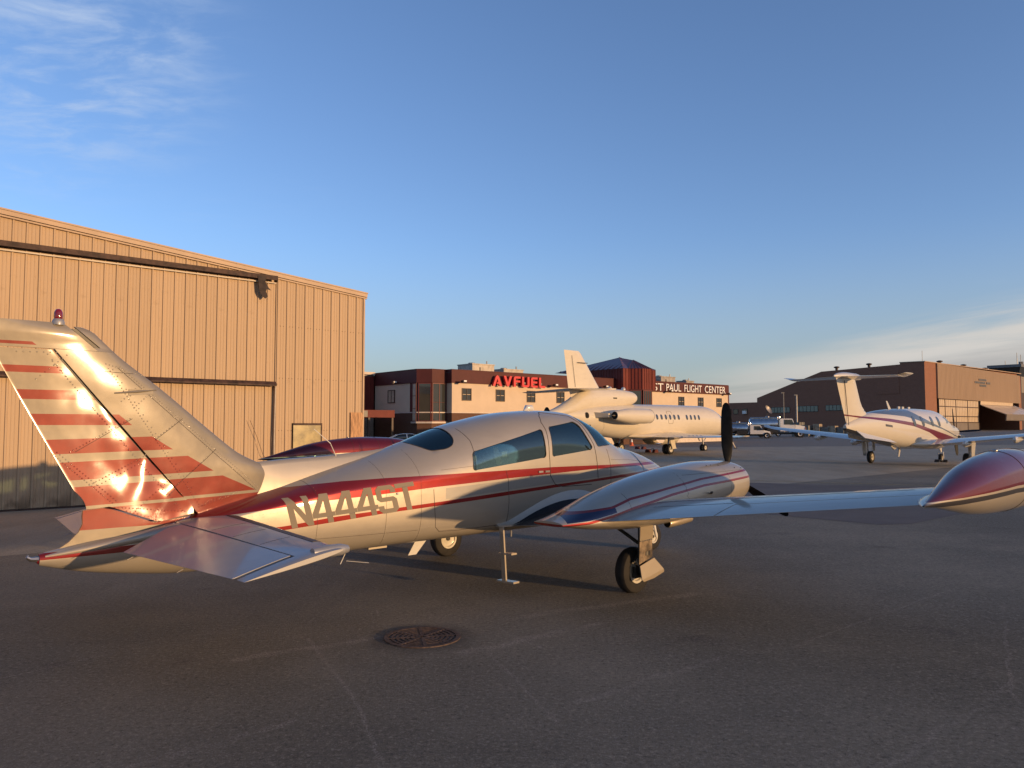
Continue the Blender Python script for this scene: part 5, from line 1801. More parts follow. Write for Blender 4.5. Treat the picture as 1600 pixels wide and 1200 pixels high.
    segs = [[nskin(.62 + .02 * math.sin(t * 3), w) for t, w in enumerate(np.linspace(1.44, 1.05, 12))], [nskin(-.45, w) for w in np.linspace(1.24, 1.0, 10)], [nskin(u, 1.43 - .02 * (1.9 - u)) for u in np.linspace(2.1, .7, 14)], [nskin(1.62, w) for w in np.linspace(1.5, 1.05, 10)]]
    for q in segs:
        MB().tube(q, .0022, 5).build('cowl_seam', MT['seam'], nac)
    sc_ = MB()
    for u, w in ((1.35, 1.50), (1.45, 1.505), (1.60, 1.50), (1.9, 1.46), (2.05, 1.45)):
        p_ = nskin(u, w)
        sc_.lathe([(.010, -.002), (.010, .004)], p_, P(0, sd_, .4), 8)
    sc_.build('cowl_fastener', MT['dsteel'], nac)
    MB().bar(nskin(1.12, 1.16) + Vector(P(0, .0, 0)), nskin(1.12, 1.16) + Vector(P(-.08, .06 * sd_, .03)), .03, .014).build('vent_pipe', MT['dsteel'], nac)
    ex = MB().lathe([(.05, 0), (.058, .01), (.060, .25), (.05, .5)], P(.46, 2.02 * sd_, .815), (1, 0, .05), 18)
    ex.build('exhaust_pipe', MT['gear'], nac, 40)
    MB().lathe([(.0, 0), (.05, 0)], P(.455, 2.02 * sd_, .815), (1, 0, .05), 18, cap=False).build('exhaust_dark_disc', MT['darkhole'], nac)
    # propeller
    hub = Vector(P(2.27, 1.8 * sd_, 1.335))
    pr = MB().lathe([(.155, -.06), (.155, .02), (.145, .10), (.11, .20), (.06, .28), (.005, .32)], hub, (1, 0, 0), 28).build('propeller', MT['chrome'], plane, 40)
    for k in range(3):
        an = R(-1) + k * 2 * math.pi / 3
        rd = Vector((0, -math.sin(an), math.cos(an)))
        tg = Vector((0, math.cos(an), math.sin(an)))
        fwd = Vector((1, 0, 0))
        rings = []
        for t, ch, th, tw in ((.10, .05, .05, 60), (.17, .07, .05, 55), (.27, .12, .030, 44), (.42, .158, .022, 34), (.60, .164, .017, 27), (.78, .155, .013, 22), (.92, .132, .010, 19), (1.0, .095, .008, 18), (1.028, .05, .006, 17), (1.035, .015, .004, 17)):
            ct, st2 = math.cos(R(tw)), math.sin(R(tw))
            cd_ = tg * ct - fwd * st2
            nd_ = fwd * ct + tg * st2
            c0_ = hub + rd * t
            rings.append([c0_ + cd_ * (ch / 2 * math.cos(a)) + nd_ * (th / 2 * math.sin(a)) for a in np.linspace(0, 2 * math.pi, 14, endpoint=False)])
        MB().rings(rings).build('blade', MT['prop'], pr, 50)

    # main landing gear
    yg = 1.83 * sd_
    wheel(plane, 'main_wheel', P(0.0, yg, .272), .281, .165, .145, (0, 1, 0))
    lg = MB()
    lg.tube([P(.05, yg + .14 * sd_, .86), P(.03, yg + .14 * sd_, .45)], .05, 14)
    lg.tube([P(.03, yg + .14 * sd_, .5), P(.0, yg + .13 * sd_, .272)], .035, 12)
    lg.tube([P(0, yg + .15 * sd_, .272), P(0, yg - .03 * sd_, .272)], .025, 10)
    lg.tube([P(-.06, yg + .14 * sd_, .5), P(-.14, yg + .13 * sd_, .40), P(-.04, yg + .13 * sd_, .30)], .014, 8)
    lg.tube([P(.05, yg + .05 * sd_, .60), P(.02, yg - .42 * sd_, .84)], .022, 10)
    lg.tube([P(-.05, yg + .13 * sd_, .80), P(-.07, yg + .15 * sd_, .55), P(-.10, yg + .16 * sd_, .42), P(-.05, yg + .15 * sd_, .30)], .008, 6)
    lg.lathe([(.075, 0), (.075, .05)], P(.04, yg + .14 * sd_, .47), (0, 0, 1), 14)
    lg.lathe([(.06, -.02), (.06, .02)], P(.0, yg + .135 * sd_, .272), (0, 1, 0), 14)
    lg.box(-.10, .02, -(yg + .10 * sd_) - .03, -(yg + .10 * sd_) + .03, .20, .33)
    lg.build('gear_leg', MT['dsteel'], plane, 40)
    vd = (yg + .205 * sd_)
    gd = MB().hexa([P(-.135, vd, .655), P(.125, vd, .665), P(.125, vd + .012 * sd_, .665), P(-.135, vd + .012 * sd_, .655), P(-.155, vd + .03 * sd_, .93), P(.10, vd + .03 * sd_, .94), P(.10, vd + .042 * sd_, .94), P(-.155, vd + .042 * sd_, .93)])
    gd.build('gear_door', MT['gear'], plane)
    gd = MB().hexa([P(-.125, vd - .02 * sd_, .375), P(.135, vd - .02 * sd_, .44), P(.135, vd - .010 * sd_, .44), P(-.125, vd - .010 * sd_, .375), P(-.125, vd - .01 * sd_, .645), P(.12, vd - .01 * sd_, .655), P(.12, vd + .002 * sd_, .655), P(-.125, vd + .002 * sd_, .645)])
    gd.build('gear_door', MT['dirty'], plane, label='oil-streaked middle gear door')
    gd = MB()
    pl = [(-.135, .36), (.145, .43), (.30, .28), (.305, .245), (.10, .195), (-.10, .175), (-.135, .20)]
    gd.prism([P(u, vd + .0 * sd_ + (.03 * sd_ if w < .3 else 0), w) for u, w in pl], P(0, .012 * sd_, 0))
    gd.build('gear_door', MT['gear'], plane)
    hz_ = MB()
    for k in range(7):
        hz_.box(-.11 + k * .035, -.09 + k * .035, -(vd) - .006, -(vd) + .006, .648, .662)
    hz_.build('door_hinge', MT['steel'], plane)

# nose gear
wheel(plane, 'nose_wheel', P(2.85, 0, .215), .222, .14, .105)
ng = MB()
ng.tube([P(2.62, 0, .9), P(2.70, 0, .55)], .045, 14)
ng.tube([P(2.70, 0, .56), P(2.74, .06, .50), P(2.80, .105, .40), P(2.85, .11, .215)], [.03, .035, .03, .022], 10)
ng.tube([P(2.70, 0, .56), P(2.74, -.06, .50), P(2.80, -.105, .40), P(2.85, -.11, .215)], [.03, .035, .03, .022], 10)
ng.build('nose_gear_fork', MT['enamelwhite'], plane, 40)
MB().tube([P(2.70, .03, .50), P(2.45, .35, .40)], .012, 8).build('tow_pin', MT['enamelwhite'], plane)
for sd_ in (1, -1):
    MB().hexa([P(2.2, .17 * sd_, .45), P(3.0, .17 * sd_, .50), P(3.0, .185 * sd_, .50), P(2.2, .185 * sd_, .45), P(2.15, .13 * sd_, .76), P(3.0, .12 * sd_, .85), P(3.0, .135 * sd_, .85), P(2.15, .145 * sd_, .76)]).build('nose_gear_door', MT['cream'], plane)
# boarding step, blade antenna and whips
bs_ = MB()
bs_.bar(P(-1.18, .74, .80), P(-1.15, .76, .15), .07, .022, (1, 0, 0))
bs_.bar(P(-1.15, .70, .47), P(-1.15, .93, .485), .09, .02)
bs_.bar(P(-1.16, .68, .14), P(-1.15, .97, .15), .10, .022)
bs_.build('boarding_step', MT['cream'], plane)
MB().hexa([P(-2.05, -.006, .46), P(-1.93, -.006, .46), P(-1.93, .006, .46), P(-2.05, .006, .46), P(-1.90, -.014, .70), P(-1.70, -.014, .70), P(-1.70, .014, .70), P(-1.90, .014, .70)]).build('blade_antenna', MT['enamelwhite'], plane)
MB().tube([skin(-3.03, 1.64), P(-3.20, .12, 1.84), P(-3.40, .11, 2.0)], [.006, .005, .003], 6).build('whip_antenna', MT['enamelwhite'], plane)
MB().tube([P(-2.95, .1, .66), P(-3.08, .16, .50)], .006, 6).build('belly_antenna', MT['enamelwhite'], plane)
MB().tube([P(-2.98, .12, .52), P(-2.80, .30, .50)], .004, 6).build('belly_antenna', MT['enamelwhite'], plane)
MB().box(-2.7, -2.45, -.14, -.08, .615, .66).build('belly_fin', MT['cream'], plane)
MB().lathe([(.013, 0), (.013, .01), (.004, .016)], skin(-2.60, 1.275), (0, -1, 0), 12).build('static_port', MT['enamelwhite'], plane, 40)
MB().tube([P(.02, -.1, 2.25), P(.08, -.1, 2.285), P(.16, -.1, 2.285), P(.22, -.1, 2.25)], [.01, .05, .05, .01], 10).build('roof_antenna', MT['enamelwhite'], plane, 50)
MB().tube([P(-1.0, .72, .74), P(-1.0, .72, .66)], .012, 6).build('drain_mast', MT['steel'], plane)
# rivet rows on the fuselage side
rp, rn = [], []
for a, b, st in (((-4.45, 1.12), (-2.75, 1.235), .035), ((-4.4, .98), (-2.4, 1.085), .07), ((-3.2, 1.33), (-2.65, 1.36), .03), ((-4.1, 1.02), (-4.1, 1.15), .03), ((-3.3, 1.08), (-3.3, 1.23), .03), ((-3.0, 1.1), (-3.0, 1.24), .03), ((-2.7, 1.13), (-2.7, 1.26), .03), ((-4.3, 1.08), (-3.9, 1.10), .035), ((-4.3, 1.05), (-3.7, 1.085), .04)):
    L = math.hypot(a[0] - b[0], a[1] - b[1])
    k = int(L / st)
    for t in range(k + 1):
        u, w = a[0] + (b[0] - a[0]) * t / k, a[1] + (b[1] - a[1]) * t / k
        q = skin(u, w, 1, .0005)
        rp.append(q)
        rn.append(P(0, 1, .1))
for u0 in (-3.55, -2.75, -2.3, -1.5, 1.03, 1.96):
    for w in np.linspace(.78, 1.5, 26):
        rp.append(skin(u0 + .03, w, 1, .0004))
        rn.append(P(0, 1, .1))
for a, b in (((-4.3, .875), (-.9, .86)), ((-2.0, .82), (-1.0, .815))):
    for t in np.linspace(0, 1, 90):
        rp.append(skin(a[0] + (b[0] - a[0]) * t, a[1] + (b[1] - a[1]) * t, 1, .0004))
        rn.append(P(0, 1, .1))
rivets(rp, rn, .0042, mat=MT['fus'])
# rivet rows on the wing and tailplane skins
rp, rn = [], []
for vq in np.linspace(2.45, 5.05, 10):
    q = lerp_secs(WS, vq)
    for c in np.linspace(.08, .66, 26):
        rp.append(P(q[0] - c * q[3], vq, q[2] - q[5] * c + foil(c, c + .01, q[4], 1)[1][1] * q[3] + .0003))
        rn.append((0, 0, 1))
for c in (.10, .44, .47, .655):
    for vq in np.linspace(2.3, 5.1, 80):
        q = lerp_secs(WS, vq)
        rp.append(P(q[0] - c * q[3], vq, q[2] - q[5] * c + foil(c, c + .01, q[4], 1)[1][1] * q[3] + .0003))
        rn.append((0, 0, 1))
rivets(rp, rn, .0045, mat=MT['wing'])
# ---------------------------------------------------------------- white three-engine business jet
JX, JY, JA = 9.56, 56.3, 47.0
jet = thing('business_jet', 'white three-engine business jet with tall swept fin in front of the flight center', 'jet', (JX, JY, gz(JX)), R(90 - JA))
METAL = 0.0
MT['jet'] = mat_cream('white_jet_paint', (.62, .555, .44))
MT['jetdark'] = simple('dark_leading_edge', (.10, .10, .11), .4, .3, var=.2)
MT['jetglass'] = darkglass('jet_window_glass', (.05, .055, .06), .05, 1)
JF = [(-9.5, 2.86, 2.55, .12, 2.7, 2, 2), (-8.2, 3.14, 2.2, .45, 2.68, 2, 2), (-7.0, 3.32, 1.85, .70, 2.6, 2, 2), (-5.0, 3.48, 1.36, 1.0, 2.45, 2, 2), (-3.0, 3.54, 1.13, 1.18, 2.37, 2, 2.1), (0, 3.58, 1.04, 1.25, 2.34, 2, 2.3), (3.0, 3.60, 1.04, 1.25, 2.34, 2, 2.3), (4.6, 3.60, 1.10, 1.25, 2.35, 2, 2), (7.0, 3.60, 1.12, 1.25, 2.35, 2, 2), (8.3, 3.46, 1.15, 1.19, 2.30, 2, 2), (9.2, 3.14, 1.20, 1.03, 2.15, 2, 2), (9.8, 2.80, 1.28, .84, 2.0, 2, 2), (10.4, 2.46, 1.42, .58, 1.9, 2, 2), (10.8, 2.15, 1.62, .28, 1.87, 2, 2), (10.95, 1.93, 1.82, .06, 1.87, 2, 2)]
jf = body('fuselage', JF, MT['jet'], jet, 40, 5)
JB = BVHTree.FromPolygons([Vector(v.co) for v in jf.data.vertices], [tuple(p.vertices) for p in jf.data.polygons])


def onbody(bvh, u, w, side=1, off=.01):
    h_, n_, _, _ = bvh.ray_cast(Vector(P(u, 6 * side, w)), Vector(P(0, -side, 0)))
    if h_ is None:
        return Vector(P(u, .1 * side, w))
    if n_.y * side > 0:
        n_ = -n_
    return h_ + n_ * off


def decal(bvh, name, poly, mat, parent, side=1, off=.012, thick=.0):
    """small panel laid on a curved side: outline (u, w)"""
    c = (sum(q[0] for q in poly) / len(poly), sum(q[1] for q in poly) / len(poly))
    n_ = len(poly)
    mid = [((q[0] + c[0]) / 2, (q[1] + c[1]) / 2) for q in poly]
    vs = [onbody(bvh, u, w, side, off) for u, w in poly] + [onbody(bvh, u, w, side, off) for u, w in mid] + [onbody(bvh, *c, side, off)]
    fs = [(i, (i + 1) % n_, n_ + (i + 1) % n_, n_ + i) for i in range(n_)] + [(n_ + i, n_ + (i + 1) % n_, 2 * n_) for i in range(n_)]
    return MB().add(vs, fs).build(name, mat, parent, 60)


def oval(u, w, a, b, n=14, e=2.6, tilt=0):
    out = []
    for k in range(n):
        t = 2 * math.pi * k / n
        c, s_ = math.cos(t), math.sin(t)
        x, y = a * math.copysign(abs(c) ** (2 / e), c), b * math.copysign(abs(s_) ** (2 / e), s_)
        out.append((u + x + tilt * y, w + y))
    return out


for sd_ in (1, -1):
    for k in range(12):
        if k == 7:
            continue
        decal(JB, 'cabin_window', oval(-.4 + k * .532, 2.66, .13, .19), MT['jetglass'], jet, sd_)
    dpts = [onbody(JB, u, w, sd_, .004) for u, w in oval(1.75, 2.64, .30, .46, 20, 5)]
    MB().tube(dpts + [dpts[0]], .010, 5).build('emergency_door_gap', MT['seam'], jet)
    decal(JB, 'cockpit_side_window', [(8.75, 3.02), (9.25, 2.92), (9.55, 2.62), (9.15, 2.58), (8.85, 2.66)], MT['jetglass'], jet, sd_)
    decal(JB, 'windshield', [(9.30, 2.93), (9.72, 2.74), (9.82, 2.55), (9.62, 2.58)], MT['jetglass'], jet, sd_)
    decal(JB, 'rear_port', oval(-6.9, 2.72, .16, .20), MT['darkhole'], jet, sd_)
    decal(JB, 'vent_grille', [(-7.1, 1.98), (-6.4, 1.98), (-6.5, 2.10), (-7.2, 2.10)], MT['darkhole'], jet, sd_)
    rr = [onbody(JB, -5.4 + .1 * math.sin(t), 1.5 + t * .19, sd_, .002) for t in range(10)]
    MB().tube(rr, .008, 5).build('panel_seam', MT['seam'], jet)
# centre engine duct above the fuselage
JD = [(-9.9, 2.98, 2.55, .30, 2.78, 2, 2), (-9.3, 3.16, 2.55, .40, 2.85, 2, 2), (-8.0, 3.75, 2.7, .50, 3.1, 2, 2), (-6.6, 4.45, 2.95, .55, 3.5, 2, 2), (-5.0, 4.62, 3.1, .56, 3.8, 2, 2), (-3.0, 4.60, 3.25, .56, 3.95, 2, 2), (-1.9, 4.52, 3.44, .55, 4.0, 2, 2), (-1.35, 4.45, 3.56, .50, 4.0, 2, 2), (-1.15, 4.36, 3.66, .43, 4.0, 2, 2)]
du = body('center_engine_duct', JD, MT['jet'], jet, 32, 5, 50)
MB().lathe([(0, 0), (.36, 0)], P(-1.142, 0, 4.0), (1, 0, 0), 20, cap=False).build('intake_dark_disc', MT['darkhole'], du)
MB().lathe([(.26, 0), (.24, -.3)], P(-9.9, 0, 2.77), (1, 0, 0), 20).build('center_exhaust', MT['darkhole'], du, 40)
MB().box(-4.0, -3.6, -.575, -.54, 3.90, 3.98).build('duct_vent', MT['darkhole'], du)
for u in (-2.2, -3.7):
    MB().lathe([(.16, 0), (.15, .12), (.08, .2), (.01, .22)], P(u, 0, 4.56), (0, 0, 1), 14).build('antenna_dome', MT['white'], du, 50)
# fin (upright surface) and tailplane
FJ = [(3.0, -3.3, -7.3), (3.6, -3.8, -7.55), (4.5, -4.75, -7.97), (5.3, -5.42, -8.1), (6.2, -6.16, -8.24), (6.9, -6.74, -8.36), (7.05, -6.95, -8.38)]
rings = []
for w, a, b in FJ:
    c = a - b
    rings.append([P(a - q * c, h * c, w) for q, h in foil(0, 1, .09 if w < 7 else .05, 12, 0)])
MB().rings(rings).build('fin', MT['jet'], jet, 40)
MB().tube([P(-7.35 - .16 * (w - 4.5), .10, w) for w in np.linspace(4.6, 6.7, 8)], .012, 5).build('rudder_gap', MT['seam'], jet)
MB().bar(P(-6.3, .22, 6.25), P(-7.2, .17, 6.25), .05).build('rudder_gap', MT['seam'], jet)
for sd_ in (1, -1):
    SJ = [(-5.9, .0, 4.50, 2.2, .10, 0), (-7.55, 3.80, 4.33, 1.05, .09, 0)]
    wingpart('tailplane', SJ, .10, 1, MT['jet'], jet, sd_, camber=-.01)
    wingpart('tailplane_leading_edge', SJ, 0, .098, MT['jetdark'], jet, sd_, camber=-.01)
    # side engine
    NJ = [(-5.62, 2.98, 2.42, .28, 2.7, 2, 2), (-5.0, 3.10, 2.30, .40, 2.7, 2, 2), (-4.0, 3.20, 2.18, .50, 2.69, 2, 2), (-2.6, 3.20, 2.16, .52, 2.68, 2, 2), (-1.9, 3.16, 2.2, .48, 2.68, 2, 2), (-1.75, 3.10, 2.26, .42, 2.68, 2, 2)]
    en = body('engine_nacelle', NJ, MT['jet'], jet, 32, 5, 50, v0=2.0 * sd_)
    MB().lathe([(0, 0), (.36, 0)], P(-1.742, 2.0 * sd_, 2.68), (1, 0, 0), 20, cap=False).build('intake_shade_disc', MT['darkhole'], en)
    MB().lathe([(.0, 0), (.255, 0)], P(-5.63, 2.0 * sd_, 2.7), (1, 0, 0), 20, cap=False).build('exhaust_dark_disc', MT['darkhole'], en)
    MB().lathe([(.10, 0), (.02, -.25)], P(-5.63, 2.0 * sd_, 2.7), (1, 0, 0), 12).build('exhaust_cone', MT['dsteel'], en, 40)
    rr = body_rings(NJ, 32, 5, -.004, 2.0 * sd_)[-6]
    MB().tube([*rr, rr[0]], .008, 5).build('cowl_seam', MT['seam'], en)
    MB().hexa([P(-6.3, .6 * sd_, 2.55), P(-2.6, .9 * sd_, 2.55), P(-2.6, 1.7 * sd_, 2.6), P(-5.9, 1.7 * sd_, 2.6), P(-6.3, .6 * sd_, 2.95), P(-2.6, .9 * sd_, 2.85), P(-2.6, 1.7 * sd_, 2.8), P(-5.9, 1.7 * sd_, 2.85)]).build('pylon', MT['jet'], jet)
    # wing
    WJ = [(4.2, .4, 1.30, 5.4, .11, .12), (2.9, 1.6, 1.32, 3.9, .11, .1), (.9, 4.6, 1.30, 2.5, .10, .06), (-1.5, 9.4, 1.34, 1.15, .09, .03), (-1.75, 9.62, 1.38, .85, .05, .02)]
    wingpart('wing', WJ, 0, 1, MT['jet'], jet, sd_, 12)
    fw = []
    for u, hw, hh in ((-2.6, .05, .05), (-1.5, .8, .16), (.5, 1.6, .28), (2.6, 1.5, .30), (4.0, .9, .18), (4.8, .1, .05)):
        fw.append([P(u, (.55 + math.cos(t) * hw * .8) * sd_, 1.28 + math.sin(t) * hh) for t in np.linspace(0, 2 * math.pi, 18, endpoint=False)])
    MB().rings(fw).build('wing_root_fairing', MT['jet'], jet, 50)
    # gear
    for dv in (-.17, .17):
        wheel(jet, 'main_wheel', P(.0, (2.22 + dv) * sd_, .37), .375, .24, .20, n=24)
    q = MB()
    q.tube([P(.15, 2.2 * sd_, 1.3), P(0, 2.22 * sd_, .4)], .07, 10)
    q.tube([P(.6, 2.0 * sd_, 1.2), P(.05, 2.2 * sd_, .75)], .04, 8)
    q.build('gear_leg', MT['steel'], jet, 40)
    MB().hexa([P(.05, 2.52 * sd_, .45), P(.50, 2.52 * sd_, .45), P(.50, 2.56 * sd_, .45), P(.05, 2.56 * sd_, .45), P(-.45, 2.62 * sd_, 1.24), P(.10, 2.62 * sd_, 1.24), P(.10, 2.66 * sd_, 1.24), P(-.45, 2.66 * sd_, 1.24)]).build('gear_door', MT['jet'], jet)
    MB().hexa([P(0.1, 2.5 * sd_, .38), P(.62, 2.5 * sd_, .42), P(.62, 2.56 * sd_, .42), P(.1, 2.56 * sd_, .38), P(.05, 2.5 * sd_, .46), P(.5, 2.5 * sd_, .46), P(.5, 2.56 * sd_, .46), P(.05, 2.56 * sd_, .46)]).build('gear_door', MT['jet'], jet)
    bd = []
    for k in range(9):
        t = k / 8
        bd.append([P(1.3, (.35 + .75 * math.sin(t * 1.5)) * sd_, .62 + .62 * (1 - math.cos(t * 1.5))), P(3.0, (.35 + .75 * math.sin(t * 1.5)) * sd_, .62 + .62 * (1 - math.cos(t * 1.5))),
                   P(3.0, (.40 + .75 * math.sin(t * 1.5)) * sd_, .66 + .60 * (1 - math.cos(t * 1.5))), P(1.3, (.40 + .75 * math.sin(t * 1.5)) * sd_, .66 + .60 * (1 - math.cos(t * 1.5)))])
    MB().rings(bd).build('belly_gear_door', MT['jet'], jet, 40)
    wheel(jet, 'nose_wheel', P(7.9, .14 * sd_, .28), .285, .15, .15, n=20)
q = MB()
q.tube([P(7.7, 0, 1.3), P(7.9, 0, .28)], .06, 10)
q.tube([P(7.9, -.2, .28), P(7.9, .2, .28)], .035, 8)
q.tube([P(8.4, 0, 1.2), P(7.85, 0, .7)], .035, 8)
q.build('nose_gear_leg', MT['steel'], jet, 40)
MB().bar(P(7.0, .1, 1.15), P(7.2, .1, .85), .10, .04).build('belly_antenna', MT['white'], jet)

# things round the jet


def wpos(fx, fy, fa, u, v):
    a = R(fa)
    return fx + u * math.sin(a) + v * math.cos(a), fy + u * math.cos(a) - v * math.sin(a)


MT['orange'] = simple('orange_cone_plastic', (.55, .10, .03), .5, var=.1)
x, y = 12.05, 77.5
cone = thing('traffic_cone', 'orange traffic cone with pale top standing under the white jet', 'cone', (x, y, gz(x)))
MB().box(-.24, .24, -.24, .24, 0, .05).build('base', MT['orange'], cone)
MB().lathe([(.19, .05), (.11, .38)], (0, 0, 0), (0, 0, 1), 18).build('lower_cone', MT['orange'], cone, 40)
MB().lathe([(.11, .382), (.035, .72), (.02, .73)], (0, 0, 0), (0, 0, 1), 18).build('white_collar', MT['signwhite'], cone, 40)
MT['redcover'] = simple('red_canvas', (.09, .018, .016), .8, var=.2)
for k, (px_, py_, lb) in enumerate(((10.55, 58.2, 'red wheel chock beside the right main wheel of the white jet'), (11.1, 66.5, 'dark red bundle on the ground under the white jet belly'))):
    t = thing('wheel_chock', lb, 'chock', (px_, py_, gz(px_)), R(40), 'chocks under the white jet')
    for s_ in (-.35, .35):
        MB().prism([(-.25, s_ - .12, 0), (.25, s_ - .12, 0), (.14, s_ - .12, .24), (-.14, s_ - .12, .24)], (0, .24, 0)).build('wedge', MT['redcover'], t)
    MB().tube([(0, -.3, .2), (.2, 0, .3), (0, .3, .2)], .02, 6).build('rope', MT['dsteel'], t)
tb = thing('leaning_pole', 'thin pale pole leaning beside the nose of the white jet', 'tow bar', (19.4, 66.9, gz(19.4)))  # pale leaning pole, use unknown
MB().tube([(0, 0, .03), (-.28, -.05, .55), (-.52, -.1, 1.0)], [.06, .06, .05], 8).build('bar', MT['cable'], tb, 40)
MB().tube([(-.52, -.1, 1.0), (-.66, -.12, 1.7), (-.55, -.12, 2.3)], [.04, .03, .03], 8).build('handle', MT['cable'], tb, 40)
MB().box(-.12, .12, -.12, .12, 0, .08).build('foot', MT['dsteel'], tb)

# ---------------------------------------------------------------- single-engine turboprop with T-tail
TX, TY, TA = 20.42, 38.9, 46.8
tp = thing('turboprop_airplane', 'cream T-tail single-engine turboprop with maroon and blue-grey stripes, parked at right', 'airplane', (TX, TY, gz(TX)), R(90 - TA))


def mat_turbo():
    m, nt, p = newmat('striped_turboprop_paint')
    v = objco(nt)
    x, y, z = sepxyz(nt, v)
    c = (.58, .53, .44)
    cc = mix(nt, tex_noise(nt, v, 1.5, 6, .6), tuple(q * .95 for q in c), tuple(q * 1.04 for q in c))
    U0, U1, Z0, Z1 = -9.6, 6.2, .8, 3.2
    bt = curve(nt, x, [(-9.6, 2.60), (-6.6, 2.60), (-5.6, 2.9), (-2.6, 2.95), (-1.45, 2.44), (-.13, 2.10), (1.74, 1.76), (3.54, 1.47), (6.2, 1.30)], U0, U1, Z0, Z1)
    bb = curve(nt, x, [(-9.6, 2.60), (-6.6, 2.60), (-5.5, 2.50), (-3.16, 2.39), (-2.16, 2.27), (-.86, 2.05), (1.26, 1.77), (3.54, 1.42), (6.2, 1.28)], U0, U1, Z0, Z1)
    rt = curve(nt, x, [(-9.6, 2.51), (-8.7, 2.46), (-7.7, 2.40), (-4.77, 2.27), (-2.5, 2.10), (-.6, 1.82), (1.24, 1.58), (3.4, 1.33), (6.2, 1.2)], U0, U1, Z0, Z1)
    rb = curve(nt, x, [(-9.6, 2.44), (-8.7, 2.40), (-7.7, 2.34), (-4.78, 2.12), (-2.5, 1.92), (-.6, 1.62), (.5, 1.36), (1.31, 1.20), (3.4, 1.18), (6.2, 1.15)], U0, U1, Z0, Z1)

    def between(a, b): return M(nt, 'MULTIPLY', M(nt, 'LESS_THAN', z, a), M(nt, 'GREATER_THAN', z, b))
    cc = mix(nt, between(bt, bb), cc, (.085, .10, .115))
    cc = mix(nt, between(rt, rb), cc, (.14, .011, .017))
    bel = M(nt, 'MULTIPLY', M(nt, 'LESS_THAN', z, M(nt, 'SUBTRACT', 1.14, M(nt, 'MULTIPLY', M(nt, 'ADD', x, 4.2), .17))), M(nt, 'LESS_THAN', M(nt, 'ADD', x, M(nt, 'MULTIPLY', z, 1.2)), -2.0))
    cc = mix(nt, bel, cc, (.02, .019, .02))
    nt.links.new(cc, p.inputs['Base Color'])
    paint_finish(nt, p, v, .28, .9, .05)
    return m


MT['turbo'] = mat_turbo()
TF = [(-8.3, 1.98, 1.72, .08, 1.85, 2, 2), (-7.4, 2.25, 1.55, .26, 1.9, 2, 2.2), (-6.5, 2.45, 1.42, .42, 1.92, 2, 2.3), (-4.5, 2.68, 1.10, .68, 1.85, 2, 2.4), (-2.5, 2.77, .90, .80, 1.80, 2, 2.5), (-.5, 2.80, .84, .84, 1.78, 2, 2.5), (1.5, 2.77, .84, .83, 1.75, 2, 2.5), (2.4, 2.68, .86, .79, 1.7, 2, 2.4), (3.1, 2.47, .88, .74, 1.62, 2, 2.4), (3.6, 2.24, .92, .68, 1.58, 2, 2.4), (4.3, 2.12, .98, .57, 1.55, 2, 2.3), (5.0, 2.0, 1.06, .46, 1.55, 2, 2.2), (5.5, 1.88, 1.20, .34, 1.58, 2, 2), (5.62, 1.80, 1.32, .26, 1.58, 2, 2)]
tf = body('fuselage', TF, MT['turbo'], tp, 40, 5)
TB = BVHTree.FromPolygons([Vector(v.co) for v in tf.data.vertices], [tuple(p.vertices) for p in tf.data.polygons])
